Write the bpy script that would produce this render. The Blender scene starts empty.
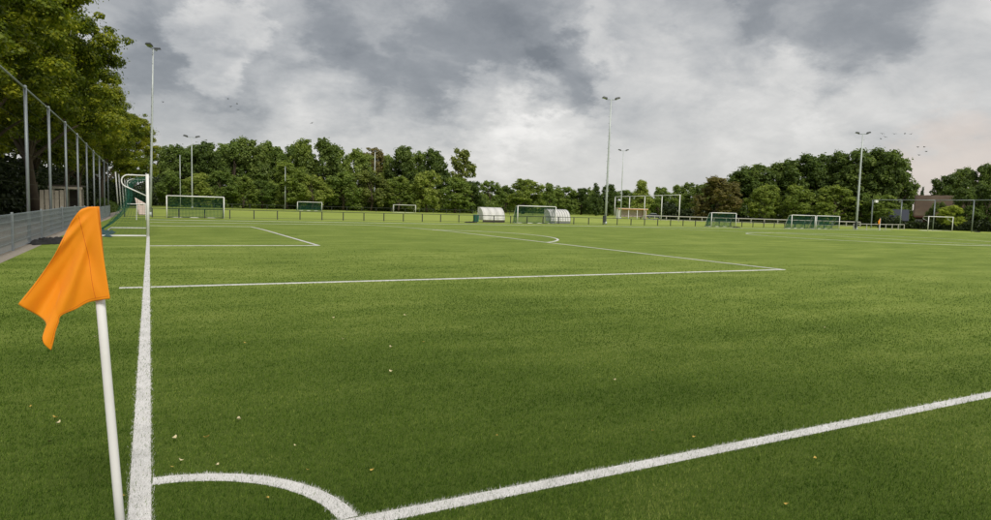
import bpy, math, random
import numpy as np
from mathutils import Vector, Matrix

# ------------------------------------------------------------------ camera, sky, sun, exposure
scene = bpy.context.scene
rad = math.radians
YAW, PITCH, ROLL = rad(27.844), rad(-4.636), rad(1.663)
cam_data = bpy.data.cameras.new('camera')
cam = bpy.data.objects.new('camera', cam_data)
scene.collection.objects.link(cam)
fw = Vector((math.sin(YAW) * math.cos(PITCH), math.cos(YAW) * math.cos(PITCH), math.sin(PITCH)))
rt = Vector((math.cos(YAW), -math.sin(YAW), 0))
up = rt.cross(fw)
r2 = rt * math.cos(ROLL) + up * math.sin(ROLL)
u2 = -rt * math.sin(ROLL) + up * math.cos(ROLL)
m = Matrix((r2, u2, -fw)).transposed().to_4x4()
m.translation = Vector((0.0635, -3.1278, 1.6088))
cam.matrix_world = m
cam_data.sensor_width = 36
cam_data.lens = 656.26 / 991 * 36
cam_data.clip_start = 0.05
cam_data.clip_end = 6000
scene.camera = cam

SUN_EL, SUN_AZ = rad(44), rad(180)          # azimuth clockwise from +Y
sd = Vector((math.sin(SUN_AZ) * math.cos(SUN_EL), math.cos(SUN_AZ) * math.cos(SUN_EL), math.sin(SUN_EL)))
sun_data = bpy.data.lights.new('sun', 'SUN')
sun_data.energy = 1.5
sun_data.angle = rad(14)
sun_data.color = (1.0, 0.95, 0.86)
sun = bpy.data.objects.new('sun', sun_data)
sun.rotation_euler = sd.to_track_quat('Z', 'Y').to_euler()
sun.location = (0, 0, 60)
scene.collection.objects.link(sun)

scene.view_settings.view_transform = 'Standard'
scene.view_settings.look = 'None'
scene.view_settings.exposure = 0.8
scene.view_settings.gamma = 1.0
scene.view_settings.use_curve_mapping = False
scene.render.engine = 'CYCLES'
scene.cycles.max_bounces = 6
scene.cycles.diffuse_bounces = 3
scene.cycles.glossy_bounces = 2
scene.cycles.transmission_bounces = 4
scene.cycles.transparent_max_bounces = 8
scene.cycles.use_denoising = True
scene.cycles.sample_clamp_indirect = 4.0


class Nodes:
    """small helper to write node trees"""
    def __init__(self, tree):
        self.t = tree
        self.n = tree.nodes
        self.l = tree.links

    def new(self, kind, **kw):
        n = self.n.new(kind)
        for k, v in kw.items():
            setattr(n, k, v)
        return n

    def link(self, a, b):
        self.l.new(a, b)

    def put(self, sock, v):
        if hasattr(v, 'is_output'):
            self.l.new(v, sock)
        else:
            sock.default_value = v

    def math(self, op, a, b=None, c=None, clamp=False):
        n = self.n.new('ShaderNodeMath')
        n.operation = op
        n.use_clamp = clamp
        for i, v in enumerate((a, b, c)):
            if v is not None:
                self.put(n.inputs[i], v)
        return n.outputs[0]

    def vmath(self, op, a, b=None, scale=None):
        n = self.n.new('ShaderNodeVectorMath')
        n.operation = op
        self.put(n.inputs[0], a)
        if b is not None:
            self.put(n.inputs[1], b)
        if scale is not None:
            self.put(n.inputs['Scale'], scale)
        return n.outputs['Value'] if op == 'DOT_PRODUCT' else n.outputs['Vector']

    def noise(self, vec, scale, detail=4, rough=0.55, dist=0.0):
        n = self.n.new('ShaderNodeTexNoise')
        if vec is not None:
            self.l.new(vec, n.inputs['Vector'])
        n.inputs['Scale'].default_value = scale
        n.inputs['Detail'].default_value = detail
        n.inputs['Roughness'].default_value = rough
        n.inputs['Distortion'].default_value = dist
        return n

    def ramp(self, fac, stops, interp='LINEAR'):
        n = self.n.new('ShaderNodeValToRGB')
        n.color_ramp.interpolation = interp
        e = n.color_ramp.elements
        while len(e) < len(stops):
            e.new(0.5)
        for i, (p, c) in enumerate(stops):
            e[i].position = p
            e[i].color = (c[0], c[1], c[2], 1)
        self.put(n.inputs[0], fac)
        return n.outputs[0]

    def mix(self, fac, a, b, blend='MIX'):
        n = self.n.new('ShaderNodeMix')
        n.data_type = 'RGBA'
        n.blend_type = blend
        self.put(n.inputs[0], fac)
        for s, v in ((n.inputs[6], a), (n.inputs[7], b)):
            if not hasattr(v, 'is_output'):
                v = (v[0], v[1], v[2], 1)
            self.put(s, v)
        return n.outputs[2]


def build_world():
    w = bpy.data.worlds.new('World')
    scene.world = w
    w.use_nodes = True
    N = Nodes(w.node_tree)
    N.n.clear()
    out = N.new('ShaderNodeOutputWorld')
    bg = N.new('ShaderNodeBackground')
    bg.inputs['Strength'].default_value = 0.1
    N.link(bg.outputs[0], out.inputs[0])
    sky = N.new('ShaderNodeTexSky', sky_type='NISHITA')
    sky.sun_disc = False
    sky.sun_elevation = SUN_EL
    sky.sun_rotation = SUN_AZ
    sky.air_density = 1.0
    sky.dust_density = 3.0
    tc = N.new('ShaderNodeTexCoord')
    d = N.vmath('NORMALIZE', tc.outputs['Generated'])
    sep = N.new('ShaderNodeSeparateXYZ')
    N.link(d, sep.inputs[0])
    zc = N.math('ADD', N.math('MAXIMUM', sep.outputs[2], 0.0), 0.55)
    P = N.vmath('MULTIPLY', N.vmath('SCALE', d, scale=N.math('DIVIDE', 0.75, zc)), (1.0, 1.0, 1.5))
    warp = N.noise(P, 6.0, 9, 0.64)
    wv = N.vmath('SCALE', N.vmath('SUBTRACT', warp.outputs['Color'], (0.5, 0.5, 0.5)), scale=0.23)
    dw = N.vmath('NORMALIZE', N.vmath('ADD', d, wv))
    big = N.noise(P, 2.6, 7, 0.55, 0.5)
    det = N.noise(P, 10.0, 9, 0.66, 0.3)
    puff = N.noise(P, 5.2, 5, 0.55, 0.2)
    bil = N.math('ABSOLUTE', N.math('MULTIPLY_ADD', puff.outputs[0], 2.0, -1.0))
    val = N.math('MULTIPLY_ADD', N.math('SUBTRACT', big.outputs[0], 0.5), 0.75, 0.70)
    val = N.math('MULTIPLY_ADD', N.math('SUBTRACT', det.outputs[0], 0.5), 0.45, val)
    val = N.math('MULTIPLY_ADD', N.math('SUBTRACT', bil, 0.2), 0.28, val)
    # banks of the cloud deck: (direction, half angle in degrees, brightness change)
    for (x, y, z, ang, amt) in CLOUD_BANKS:
        v = Vector((x, y, z)).normalized()
        dp = N.vmath('DOT_PRODUCT', dw, tuple(v))
        mr = N.new('ShaderNodeMapRange', interpolation_type='SMOOTHERSTEP')
        N.link(dp, mr.inputs[0])
        mr.inputs[1].default_value = math.cos(rad(ang))
        mr.inputs[2].default_value = math.cos(rad(ang * 0.38))
        mr.inputs[3].default_value = 0
        mr.inputs[4].default_value = amt
        val = N.math('ADD', val, mr.outputs[0])
    # the deck pales towards the horizon
    hz = N.new('ShaderNodeMapRange', interpolation_type='SMOOTHSTEP')
    N.link(sep.outputs[2], hz.inputs[0])
    hz.inputs[1].default_value = 0.0
    hz.inputs[2].default_value = 0.20
    hz.inputs[3].default_value = 1.0
    hz.inputs[4].default_value = 0.0
    pale = N.math('MULTIPLY', hz.outputs[0], 0.6)
    val = N.math('ADD', N.math('MULTIPLY', val, N.math('SUBTRACT', 1.0, pale)), N.math('MULTIPLY', pale, 0.76))
    col = N.ramp(val, [(0.12, (1.10, 1.19, 1.30)), (0.36, (1.72, 1.81, 1.92)), (0.55, (2.75, 2.80, 2.84)), (0.74, (3.85, 3.82, 3.74)), (0.96, (5.2, 5.1, 4.95))])
    # warm break of light low in the east
    wd = N.vmath('DOT_PRODUCT', dw, tuple(pix(940, 196)))
    wm = N.new('ShaderNodeMapRange', interpolation_type='SMOOTHERSTEP')
    N.link(wd, wm.inputs[0])
    wm.inputs[1].default_value = math.cos(rad(6.5))
    wm.inputs[2].default_value = math.cos(rad(1.5))
    wm.inputs[4].default_value = 0.45
    col = N.mix(wm.outputs[0], col, (4.6, 3.75, 3.2))
    fin = N.mix(0.95, sky.outputs[0], col)
    N.link(fin, bg.inputs['Color'])


def pix(px, py):
    d = fw * 656.26 + r2 * (px - 495.5) + u2 * (260 - py)
    return d.normalized()


# compass directions and heights of the cloud banks
CLOUD_BANKS = [(*pix(a, b), ang, amt) for (a, b, ang, amt) in (
    (420, 15, 13, -0.22), (562, 74, 5.0, -0.30), (185, 92, 7, -0.20), (250, 98, 5, -0.14), (345, 85, 6, -0.16), (470, 70, 7, -0.14),
    (160, 10, 8, -0.16), (290, 5, 7, -0.10), (830, -8, 7.5, -0.24), (720, -8, 6, -0.12),
    (210, 50, 4.5, 0.32), (225, 85, 3, 0.12), (505, 112, 5, 0.20), (540, 118, 5, 0.10), (590, 45, 4, 0.12),
    (300, 110, 7, 0.10), (770, 125, 6, 0.10), (820, 134, 3, 0.08))]
build_world()

# ------------------------------------------------------------------ helpers
rng = np.random.default_rng(11)
random.seed(5)
COL = scene.collection
YS = [-1500, -400, -60, -14, -8, 0, 8, 16, 24, 30] + [32 + 2 * i for i in range(16)] + [64, 70, 80, 100, 140, 200, 300, 600, 1000, 1500]


def gz_raw(y):
    t = min(max((y - 32) / 30, 0), 1)
    return -0.35 * t * t * (3 - 2 * t)


YZ = [gz_raw(y) for y in YS]


def gz(y):                                   # the pitch falls off gently to its far side for drainage
    return np.interp(y, YS, YZ)


def tag(o, label=None, cat=None, group=None, kind=None):
    if label: o['label'] = label
    if cat: o['category'] = cat
    if group: o['group'] = group
    if kind: o['kind'] = kind
    return o


def empty(name, loc=(0, 0, 0), rz=0.0):
    o = bpy.data.objects.new(name, None)
    o.location = loc
    o.rotation_euler = (0, 0, rz)
    o.empty_display_size = 0.2
    COL.objects.link(o)
    return o


class MB:
    def __init__(self):
        self.v = []
        self.f = []

    def quad(self, a, b, c, d):
        n = len(self.v)
        self.v += [tuple(a), tuple(b), tuple(c), tuple(d)]
        self.f.append((n, n + 1, n + 2, n + 3))
        return self

    def box(self, c, s, rz=0.0, taper=1.0):
        n = len(self.v)
        cs, sn = math.cos(rz), math.sin(rz)
        for z in (-1, 1):
            k = taper if z > 0 else 1.0
            for x, y in ((-1, -1), (1, -1), (1, 1), (-1, 1)):
                dx, dy = x * s[0] / 2 * k, y * s[1] / 2 * k
                self.v.append((c[0] + dx * cs - dy * sn, c[1] + dx * sn + dy * cs, c[2] + z * s[2] / 2))
        for q in ((0, 3, 2, 1), (4, 5, 6, 7), (0, 1, 5, 4), (1, 2, 6, 5), (2, 3, 7, 6), (3, 0, 4, 7)):
            self.f.append(tuple(n + i for i in q))
        return self

    def tube(self, pts, r, seg=8, cap=True, closed=False):
        pts = [Vector(p) for p in pts]
        k = len(pts)
        rs = list(r) if hasattr(r, '__len__') else [r] * k
        n0 = len(self.v)
        ref = None
        for i, p in enumerate(pts):
            a = pts[(i - 1) % k] if (i > 0 or closed) else p
            b = pts[(i + 1) % k] if (i < k - 1 or closed) else p
            t = (b - a)
            t = t.normalized() if t.length > 1e-9 else Vector((0, 0, 1))
            if ref is None:
                ref = t.orthogonal().normalized()
            ref = (ref - t * ref.dot(t))
            ref = ref.normalized() if ref.length > 1e-6 else t.orthogonal().normalized()
            o = t.cross(ref)
            for j in range(seg):
                a2 = 2 * math.pi * j / seg
                q = p + (ref * math.cos(a2) + o * math.sin(a2)) * rs[i]
                self.v.append(tuple(q))
        last = k if closed else k - 1
        for i in range(last):
            for j in range(seg):
                a, b = n0 + i * seg + j, n0 + i * seg + (j + 1) % seg
                i2 = (i + 1) % k
                c, d = n0 + i2 * seg + (j + 1) % seg, n0 + i2 * seg + j
                self.f.append((a, b, c, d))
        if cap and not closed:
            self.f.append(tuple(n0 + j for j in reversed(range(seg))))
            self.f.append(tuple(n0 + (k - 1) * seg + j for j in range(seg)))
        return self

    def lathe(self, prof, c=(0, 0, 0), seg=16):
        n0 = len(self.v)
        for r, z in prof:
            for j in range(seg):
                a = 2 * math.pi * j / seg
                self.v.append((c[0] + r * math.cos(a), c[1] + r * math.sin(a), c[2] + z))
        for i in range(len(prof) - 1):
            for j in range(seg):
                a, b = n0 + i * seg + j, n0 + i * seg + (j + 1) % seg
                self.f.append((a, b, b + seg, a + seg))
        self.f.append(tuple(n0 + j for j in reversed(range(seg))))
        self.f.append(tuple(n0 + (len(prof) - 1) * seg + j for j in range(seg)))
        return self

    def prism(self, poly, axis, lo, hi):
        """extrude a 2-D outline along x or y"""
        n0, k = len(self.v), len(poly)
        for t in (lo, hi):
            for a, b in poly:
                self.v.append((t, a, b) if axis == 'x' else (a, t, b))
        self.f.append(tuple(range(n0, n0 + k)))
        self.f.append(tuple(range(n0 + 2 * k - 1, n0 + k - 1, -1)))
        for i in range(k):
            j = (i + 1) % k
            self.f.append((n0 + j, n0 + i, n0 + k + i, n0 + k + j))
        return self

    def build(self, name, mat, parent=None, smooth=False, bevel=0.0):
        me = bpy.data.meshes.new(name)
        me.from_pydata(self.v, [], self.f)
        me.validate()
        if smooth:
            me.polygons.foreach_set('use_smooth', [True] * len(me.polygons))
        me.materials.append(mat)
        o = bpy.data.objects.new(name, me)
        COL.objects.link(o)
        if parent is not None:
            o.parent = parent
        if bevel:
            b = o.modifiers.new('edge', 'BEVEL')
            b.width = bevel
            b.segments = 2
            b.limit_method = 'ANGLE'
        return o


def copy_tree(o, parent=None):
    c = o.copy()
    COL.objects.link(c)
    c.parent = parent
    for ch in list(o.children):
        copy_tree(ch, c)
    return c


def mesh_np(name, verts, faces_k, mat, parent=None, attrs=None, k=4, smooth=False):
    """verts (n,3); faces are consecutive runs of k verts"""
    nv = len(verts)
    nf = nv // k
    me = bpy.data.meshes.new(name)
    me.vertices.add(nv)
    me.vertices.foreach_set('co', np.ascontiguousarray(verts, dtype=np.float32).ravel())
    me.loops.add(nv)
    me.loops.foreach_set('vertex_index', np.arange(nv, dtype=np.int32))
    me.polygons.add(nf)
    me.polygons.foreach_set('loop_start', np.arange(nf, dtype=np.int32) * k)
    me.polygons.foreach_set('loop_total', np.full(nf, k, dtype=np.int32))
    for an, data in (attrs or {}).items():
        at = me.attributes.new(an, 'FLOAT', 'FACE')
        at.data.foreach_set('value', np.ascontiguousarray(data, dtype=np.float32))
    me.update(calc_edges=True)
    me.materials.append(mat)
    o = bpy.data.objects.new(name, me)
    COL.objects.link(o)
    if parent is not None:
        o.parent = parent
    return o


# ------------------------------------------------------------------ materials
def new_mat(name):
    mt = bpy.data.materials.new(name)
    mt.use_nodes = True
    N = Nodes(mt.node_tree)
    N.n.clear()
    out = N.new('ShaderNodeOutputMaterial')
    return mt, N, out


def plain(name, col, rough=0.6, metal=0.0, var=0.18, scale=6.0, bump=0.0, spec=0.4, dirt=None, translucent=0.0):
    mt, N, out = new_mat(name)
    b = N.new('ShaderNodeBsdfPrincipled')
    tc = N.new('ShaderNodeTexCoord')
    nz = N.noise(tc.outputs['Object'], scale, 5, 0.6)
    c = N.mix(nz.outputs[0], tuple(x * (1 - var) for x in col), tuple(min(1, x * (1 + var)) for x in col))
    if dirt:
        n2 = N.noise(tc.outputs['Object'], scale * 0.35, 6, 0.7)
        f = N.ramp(n2.outputs[0], [(0.5, (0, 0, 0)), (0.72, (1, 1, 1))])
        c = N.mix(N.math('MULTIPLY', f, 0.6), c, dirt)
    N.link(c, b.inputs['Base Color'])
    r = N.math('MULTIPLY_ADD', nz.outputs[0], 0.2, rough - 0.1, clamp=True)
    N.link(r, b.inputs['Roughness'])
    b.inputs['Metallic'].default_value = metal
    b.inputs['Specular IOR Level'].default_value = spec
    if bump:
        bn = N.new('ShaderNodeBump')
        n3 = N.noise(tc.outputs['Object'], scale * 4, 4, 0.6)
        N.link(n3.outputs[0], bn.inputs['Height'])
        bn.inputs['Strength'].default_value = bump
        bn.inputs['Distance'].default_value = 0.02
        N.link(bn.outputs[0], b.inputs['Normal'])
    if translucent:
        t = N.new('ShaderNodeBsdfTranslucent')
        N.link(c, t.inputs[0])
        mx = N.new('ShaderNodeMixShader')
        mx.inputs[0].default_value = translucent
        N.link(b.outputs[0], mx.inputs[1])
        N.link(t.outputs[0], mx.inputs[2])
        N.link(mx.outputs[0], out.inputs[0])
    else:
        N.link(b.outputs[0], out.inputs[0])
    return mt


def leaf_mat(name, dark, mid, light, trans=0.48, objvar=0.35):
    mt, N, out = new_mat(name)
    at = N.new('ShaderNodeAttribute', attribute_name='rnd')
    oi = N.new('ShaderNodeObjectInfo')
    geo = N.new('ShaderNodeNewGeometry')
    nz = N.noise(geo.outputs['Position'], 0.45, 3, 0.5)
    f = N.math('ADD', N.math('MULTIPLY', at.outputs['Fac'], 0.6), N.math('MULTIPLY', nz.outputs[0], 0.5))
    f = N.math('ADD', f, N.math('MULTIPLY', N.math('SUBTRACT', oi.outputs['Random'], 0.5), objvar), clamp=True)
    c = N.ramp(f, [(0.15, dark), (0.5, mid), (0.92, light)])
    d = N.new('ShaderNodeBsdfPrincipled')
    N.link(c, d.inputs['Base Color'])
    d.inputs['Roughness'].default_value = 0.5
    d.inputs['Specular IOR Level'].default_value = 0.3
    t = N.new('ShaderNodeBsdfTranslucent')
    N.link(N.mix(1.0, c, (1.0, 1.05, 0.55), 'MULTIPLY'), t.inputs[0])
    mx = N.new('ShaderNodeMixShader')
    mx.inputs[0].default_value = trans
    N.link(d.outputs[0], mx.inputs[1])
    N.link(t.outputs[0], mx.inputs[2])
    N.link(mx.outputs[0], out.inputs[0])
    return mt


def turf_mat():
    mt, N, out = new_mat('artificial_turf')
    geo = N.new('ShaderNodeNewGeometry')
    p = geo.outputs['Position']
    fine = N.noise(p, 120, 3, 0.7)
    mid = N.noise(p, 9, 5, 0.65)
    big = N.noise(p, 0.45, 6, 0.7)
    huge = N.noise(p, 0.07, 3, 0.5)
    brush = N.noise(N.vmath('MULTIPLY', p, (0.35, 1.5, 1.0)), 0.8, 5, 0.65, 0.4)
    f = N.math('MULTIPLY_ADD', fine.outputs[0], 0.35, N.math('MULTIPLY', mid.outputs[0], 0.25))
    f = N.math('ADD', f, N.math('MULTIPLY', big.outputs[0], 0.30))
    f = N.math('ADD', f, N.math('MULTIPLY', huge.outputs[0], 0.12))
    f = N.math('ADD', f, N.math('MULTIPLY', N.math('SUBTRACT', brush.outputs[0], 0.5), 0.32))
    c = N.ramp(f, [(0.37, (0.076, 0.124, 0.014)), (0.50, (0.158, 0.222, 0.036)), (0.63, (0.288, 0.340, 0.080))])
    # dark rubber plus fibre-gap shade painted into the colour, brightening away from the corner
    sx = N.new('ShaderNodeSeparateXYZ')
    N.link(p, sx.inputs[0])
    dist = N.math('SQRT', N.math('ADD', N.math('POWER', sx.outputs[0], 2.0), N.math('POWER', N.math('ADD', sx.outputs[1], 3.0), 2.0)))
    shade_fade = N.new('ShaderNodeMapRange', interpolation_type='SMOOTHSTEP')
    N.link(dist, shade_fade.inputs[0])
    shade_fade.inputs[1].default_value = 0.0
    shade_fade.inputs[2].default_value = 15.0
    infill_shade = N.ramp(fine.outputs[0], [(0.3, (0.022, 0.044, 0.006)), (0.7, (0.072, 0.120, 0.016))])
    c = N.mix(shade_fade.outputs[0], infill_shade, c)
    b = N.new('ShaderNodeBsdfPrincipled')
    N.link(c, b.inputs['Base Color'])
    b.inputs['Roughness'].default_value = 0.75
    b.inputs['Specular IOR Level'].default_value = 0.05
    b.inputs['Sheen Weight'].default_value = 0.08
    b.inputs['Sheen Roughness'].default_value = 0.5
    b.inputs['Sheen Tint'].default_value = (0.62, 0.70, 0.25, 1)
    bn = N.new('ShaderNodeBump')
    N.link(N.math('ADD', fine.outputs[0], mid.outputs[0]), bn.inputs['Height'])
    bn.inputs['Strength'].default_value = 0.6
    bn.inputs['Distance'].default_value = 0.02
    N.link(bn.outputs[0], b.inputs['Normal'])
    N.link(b.outputs[0], out.inputs[0])
    return mt


def field_mat():
    mt, N, out = new_mat('meadow_grass')
    geo = N.new('ShaderNodeNewGeometry')
    p = geo.outputs['Position']
    a = N.noise(p, 0.05, 5, 0.6)
    b2 = N.noise(p, 2.0, 5, 0.7)
    f = N.math('MULTIPLY_ADD', a.outputs[0], 0.7, N.math('MULTIPLY', b2.outputs[0], 0.3))
    c = N.ramp(f, [(0.32, (0.150, 0.215, 0.022)), (0.52, (0.225, 0.290, 0.040)), (0.7, (0.290, 0.335, 0.06))])
    b = N.new('ShaderNodeBsdfPrincipled')
    N.link(c, b.inputs['Base Color'])
    b.inputs['Roughness'].default_value = 0.8
    b.inputs['Specular IOR Level'].default_value = 0.15
    b.inputs['Sheen Weight'].default_value = 0.3
    b.inputs['Sheen Roughness'].default_value = 0.5
    b.inputs['Sheen Tint'].default_value = (0.7, 0.75, 0.25, 1)
    N.link(b.outputs[0], out.inputs[0])
    return mt


def blade_mat():
    mt, N, out = new_mat('turf_fibre')
    wa = N.new('ShaderNodeAttribute', attribute_name='white')
    ra = N.new('ShaderNodeAttribute', attribute_name='rnd')
    geo = N.new('ShaderNodeNewGeometry')
    big = N.noise(geo.outputs['Position'], 0.55, 4, 0.6)
    tuft = N.noise(geo.outputs['Position'], 22, 4, 0.7)
    brush = N.noise(N.vmath('MULTIPLY', geo.outputs['Position'], (0.35, 1.5, 1.0)), 0.8, 5, 0.65, 0.4)
    f = N.math('ADD', N.math('MULTIPLY', ra.outputs['Fac'], 0.75), N.math('MULTIPLY', N.math('SUBTRACT', big.outputs[0], 0.42), 0.9))
    f = N.math('ADD', f, N.math('MULTIPLY', N.math('SUBTRACT', tuft.outputs[0], 0.5), 1.1))
    f = N.math('ADD', f, N.math('MULTIPLY', N.math('SUBTRACT', brush.outputs[0], 0.56), 1.1), clamp=True)
    g = N.ramp(f, [(0.0, (0.028, 0.066, 0.008)), (0.38, (0.081, 0.148, 0.018)), (0.70, (0.176, 0.256, 0.042)), (1.0, (0.38, 0.42, 0.12))])
    w = N.ramp(ra.outputs['Fac'], [(0.0, (0.52, 0.51, 0.50)), (0.3, (0.74, 0.73, 0.72)), (1.0, (0.82, 0.81, 0.80))])
    c = N.mix(wa.outputs['Fac'], g, w)
    d = N.new('ShaderNodeBsdfPrincipled')
    N.link(c, d.inputs['Base Color'])
    d.inputs['Roughness'].default_value = 0.6
    d.inputs['Specular IOR Level'].default_value = 0.03
    t = N.new('ShaderNodeBsdfTranslucent')
    N.link(c, t.inputs[0])
    mx = N.new('ShaderNodeMixShader')
    mx.inputs[0].default_value = 0.3
    N.link(d.outputs[0], mx.inputs[1])
    N.link(t.outputs[0], mx.inputs[2])
    N.link(mx.outputs[0], out.inputs[0])
    return mt


def line_mat():
    mt, N, out = new_mat('white_line_fibre')
    geo = N.new('ShaderNodeNewGeometry')
    fine = N.noise(geo.outputs['Position'], 140, 3, 0.7)
    wear = N.noise(geo.outputs['Position'], 3.0, 4, 0.6)
    f = N.math('MULTIPLY_ADD', fine.outputs[0], 0.7, N.math('MULTIPLY', wear.outputs[0], 0.3))
    c = N.ramp(f, [(0.36, (0.30, 0.31, 0.28)), (0.5, (0.66, 0.65, 0.64)), (0.66, (0.82, 0.81, 0.80))])
    b = N.new('ShaderNodeBsdfPrincipled')
    N.link(c, b.inputs['Base Color'])
    b.inputs['Roughness'].default_value = 0.7
    N.link(b.outputs[0], out.inputs[0])
    return mt


M = {}
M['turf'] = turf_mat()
M['field'] = field_mat()
M['blade'] = blade_mat()
M['line'] = line_mat()
M['gravel'] = plain('pale_gravel', (0.33, 0.29, 0.24), 0.9, var=0.45, scale=25, bump=0.6, dirt=(0.16, 0.14, 0.10))
M['soil'] = plain('leaf_litter_soil', (0.10, 0.075, 0.05), 0.95, var=0.5, scale=3, bump=0.6, dirt=(0.05, 0.06, 0.02))
M['path'] = plain('dirt_path', (0.19, 0.15, 0.115), 0.95, var=0.3, scale=2.5, bump=0.4)
M['galv'] = plain('galvanised_steel', (0.26, 0.29, 0.31), 0.5, metal=0.35, var=0.2, scale=5)
M['wire'] = plain('grey_wire', (0.36, 0.41, 0.45), 0.5, metal=0.25, var=0.15, scale=8)
M['mast'] = plain('grey_mast_paint', (0.50, 0.54, 0.54), 0.45, metal=0.2, var=0.12, scale=2, dirt=(0.30, 0.33, 0.32))
M['darkmetal'] = plain('dark_lamp_housing', (0.035, 0.04, 0.042), 0.5, var=0.3, scale=6)
M['lampglass'] = plain('lamp_glass', (0.35, 0.38, 0.40), 0.15, var=0.1, scale=6, spec=0.7)
M['white'] = plain('white_powder_coat', (0.80, 0.80, 0.79), 0.4, var=0.05, scale=4, dirt=(0.58, 0.58, 0.54))
M['pole'] = plain('white_plastic_pole', (0.80, 0.79, 0.78), 0.35, var=0.04, scale=7, dirt=(0.66, 0.65, 0.62))
M['net'] = plain('green_goal_net', (0.015, 0.12, 0.085), 0.7, var=0.3, scale=4)
M['bluenet'] = plain('blue_green_net_heap', (0.035, 0.085, 0.09), 0.8, var=0.5, scale=6)
M['rail'] = plain('dark_rail_fence', (0.045, 0.05, 0.045), 0.6, var=0.3, scale=4)
M['black'] = plain('black_plastic_sheet', (0.010, 0.010, 0.010), 0.85, var=0.3, scale=8, bump=0.5)
M['yellow'] = plain('yellow_plastic', (0.65, 0.5, 0.03), 0.5, var=0.15)
M['bark'] = plain('bark', (0.085, 0.065, 0.045), 0.95, var=0.45, scale=5, bump=1.0)
M['wood'] = plain('weathered_board', (0.34, 0.31, 0.25), 0.85, var=0.25, scale=3, bump=0.3, dirt=(0.18, 0.17, 0.13))
M['darkwood'] = plain('dark_timber', (0.05, 0.042, 0.035), 0.85, var=0.3, scale=3)
M['poly'] = plain('milky_polycarbonate', (0.86, 0.85, 0.83), 0.35, var=0.04, scale=1.5, dirt=(0.72, 0.71, 0.68), translucent=0.22)
M['greenbox'] = plain('green_plastic_bin', (0.01, 0.10, 0.075), 0.5, var=0.15)
M['grey'] = plain('grey_plastic', (0.18, 0.19, 0.19), 0.55, var=0.2)
M['pinkboard'] = plain('pale_pink_board', (0.60, 0.50, 0.45), 0.7, var=0.12, scale=2)
M['orangeboard'] = plain('orange_brown_board', (0.55, 0.30, 0.13), 0.7, var=0.12, scale=2)
M['thatch'] = plain('thatched_roof', (0.075, 0.052, 0.034), 0.95, var=0.5, scale=0.9, bump=0.8, dirt=(0.13, 0.11, 0.07))
M['brick'] = plain('dark_brick', (0.10, 0.055, 0.042), 0.9, var=0.3, scale=3)
M['slate'] = plain('blue_grey_roof', (0.045, 0.052, 0.07), 0.85, var=0.2, scale=2)
M['fascia'] = plain('dark_red_fascia', (0.11, 0.04, 0.03), 0.7, var=0.2)
M['glass'] = plain('dark_window_glass', (0.03, 0.035, 0.04), 0.1, var=0.2, spec=0.8)
M['carblue'] = plain('dark_blue_car_paint', (0.02, 0.03, 0.075), 0.25, var=0.1, spec=0.7)
M['carroof'] = plain('silver_car_roof', (0.55, 0.58, 0.62), 0.25, metal=0.4, var=0.05)
M['tyre'] = plain('rubber', (0.02, 0.02, 0.02), 0.8)
M['greyrail'] = plain('pale_timber_rail', (0.42, 0.41, 0.37), 0.8, var=0.2, scale=2)
M['bird'] = plain('dark_plumage', (0.06, 0.06, 0.065), 0.8)
M['signwhite'] = plain('white_sign_panel', (0.82, 0.82, 0.80), 0.4, var=0.03)
M['pinkcloth'] = plain('white_and_pink_cloth', (0.74, 0.60, 0.56), 0.8, var=0.2, scale=5)
M['leaf_dry'] = plain('dry_yellow_leaf', (0.62, 0.42, 0.10), 0.7, var=0.35, scale=40, translucent=0.2)
M['leaf_pale'] = plain('pale_dry_leaf', (0.70, 0.62, 0.38), 0.7, var=0.25, scale=40, translucent=0.2)
M['leaf_brown'] = plain('brown_dry_leaf', (0.12, 0.07, 0.035), 0.8, var=0.3, scale=40)

# leaf colours by kind of tree: mid green, dark green, pale yellowish green, brownish, olive, yellow shrub, conifer
LEAF = [leaf_mat('leaf_mid', (0.076, 0.1253, 0.0266), (0.171, 0.2508, 0.0532), (0.3229, 0.3989, 0.0912)),
        leaf_mat('leaf_dark', (0.057, 0.095, 0.0247), (0.1216, 0.1824, 0.0417), (0.247, 0.3135, 0.076)),
        leaf_mat('leaf_pale', (0.1178, 0.1748, 0.0342), (0.2565, 0.3325, 0.0646), (0.4275, 0.4749, 0.114)),
        leaf_mat('leaf_rusty', (0.1064, 0.1064, 0.0379), (0.2279, 0.2052, 0.0684), (0.38, 0.266, 0.114)),
        leaf_mat('leaf_olive', (0.0912, 0.1329, 0.0342), (0.209, 0.2565, 0.0608), (0.3704, 0.3895, 0.1102)),
        leaf_mat('leaf_yellow', (0.1995, 0.266, 0.0379), (0.38, 0.456, 0.0646), (0.5699, 0.6079, 0.114)),
        leaf_mat('leaf_conifer', (0.0304, 0.0608, 0.0285), (0.0646, 0.1064, 0.0494), (0.114, 0.1615, 0.0722))]
LEAF_NEAR = leaf_mat('leaf_near', (0.032, 0.056, 0.007), (0.150, 0.200, 0.016), (0.480, 0.470, 0.030), trans=0.45, objvar=0.15)
LEAF_UNDER = leaf_mat('leaf_under', (0.012, 0.022, 0.008), (0.026, 0.042, 0.012), (0.055, 0.075, 0.020), trans=0.2, objvar=0.0)


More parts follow.
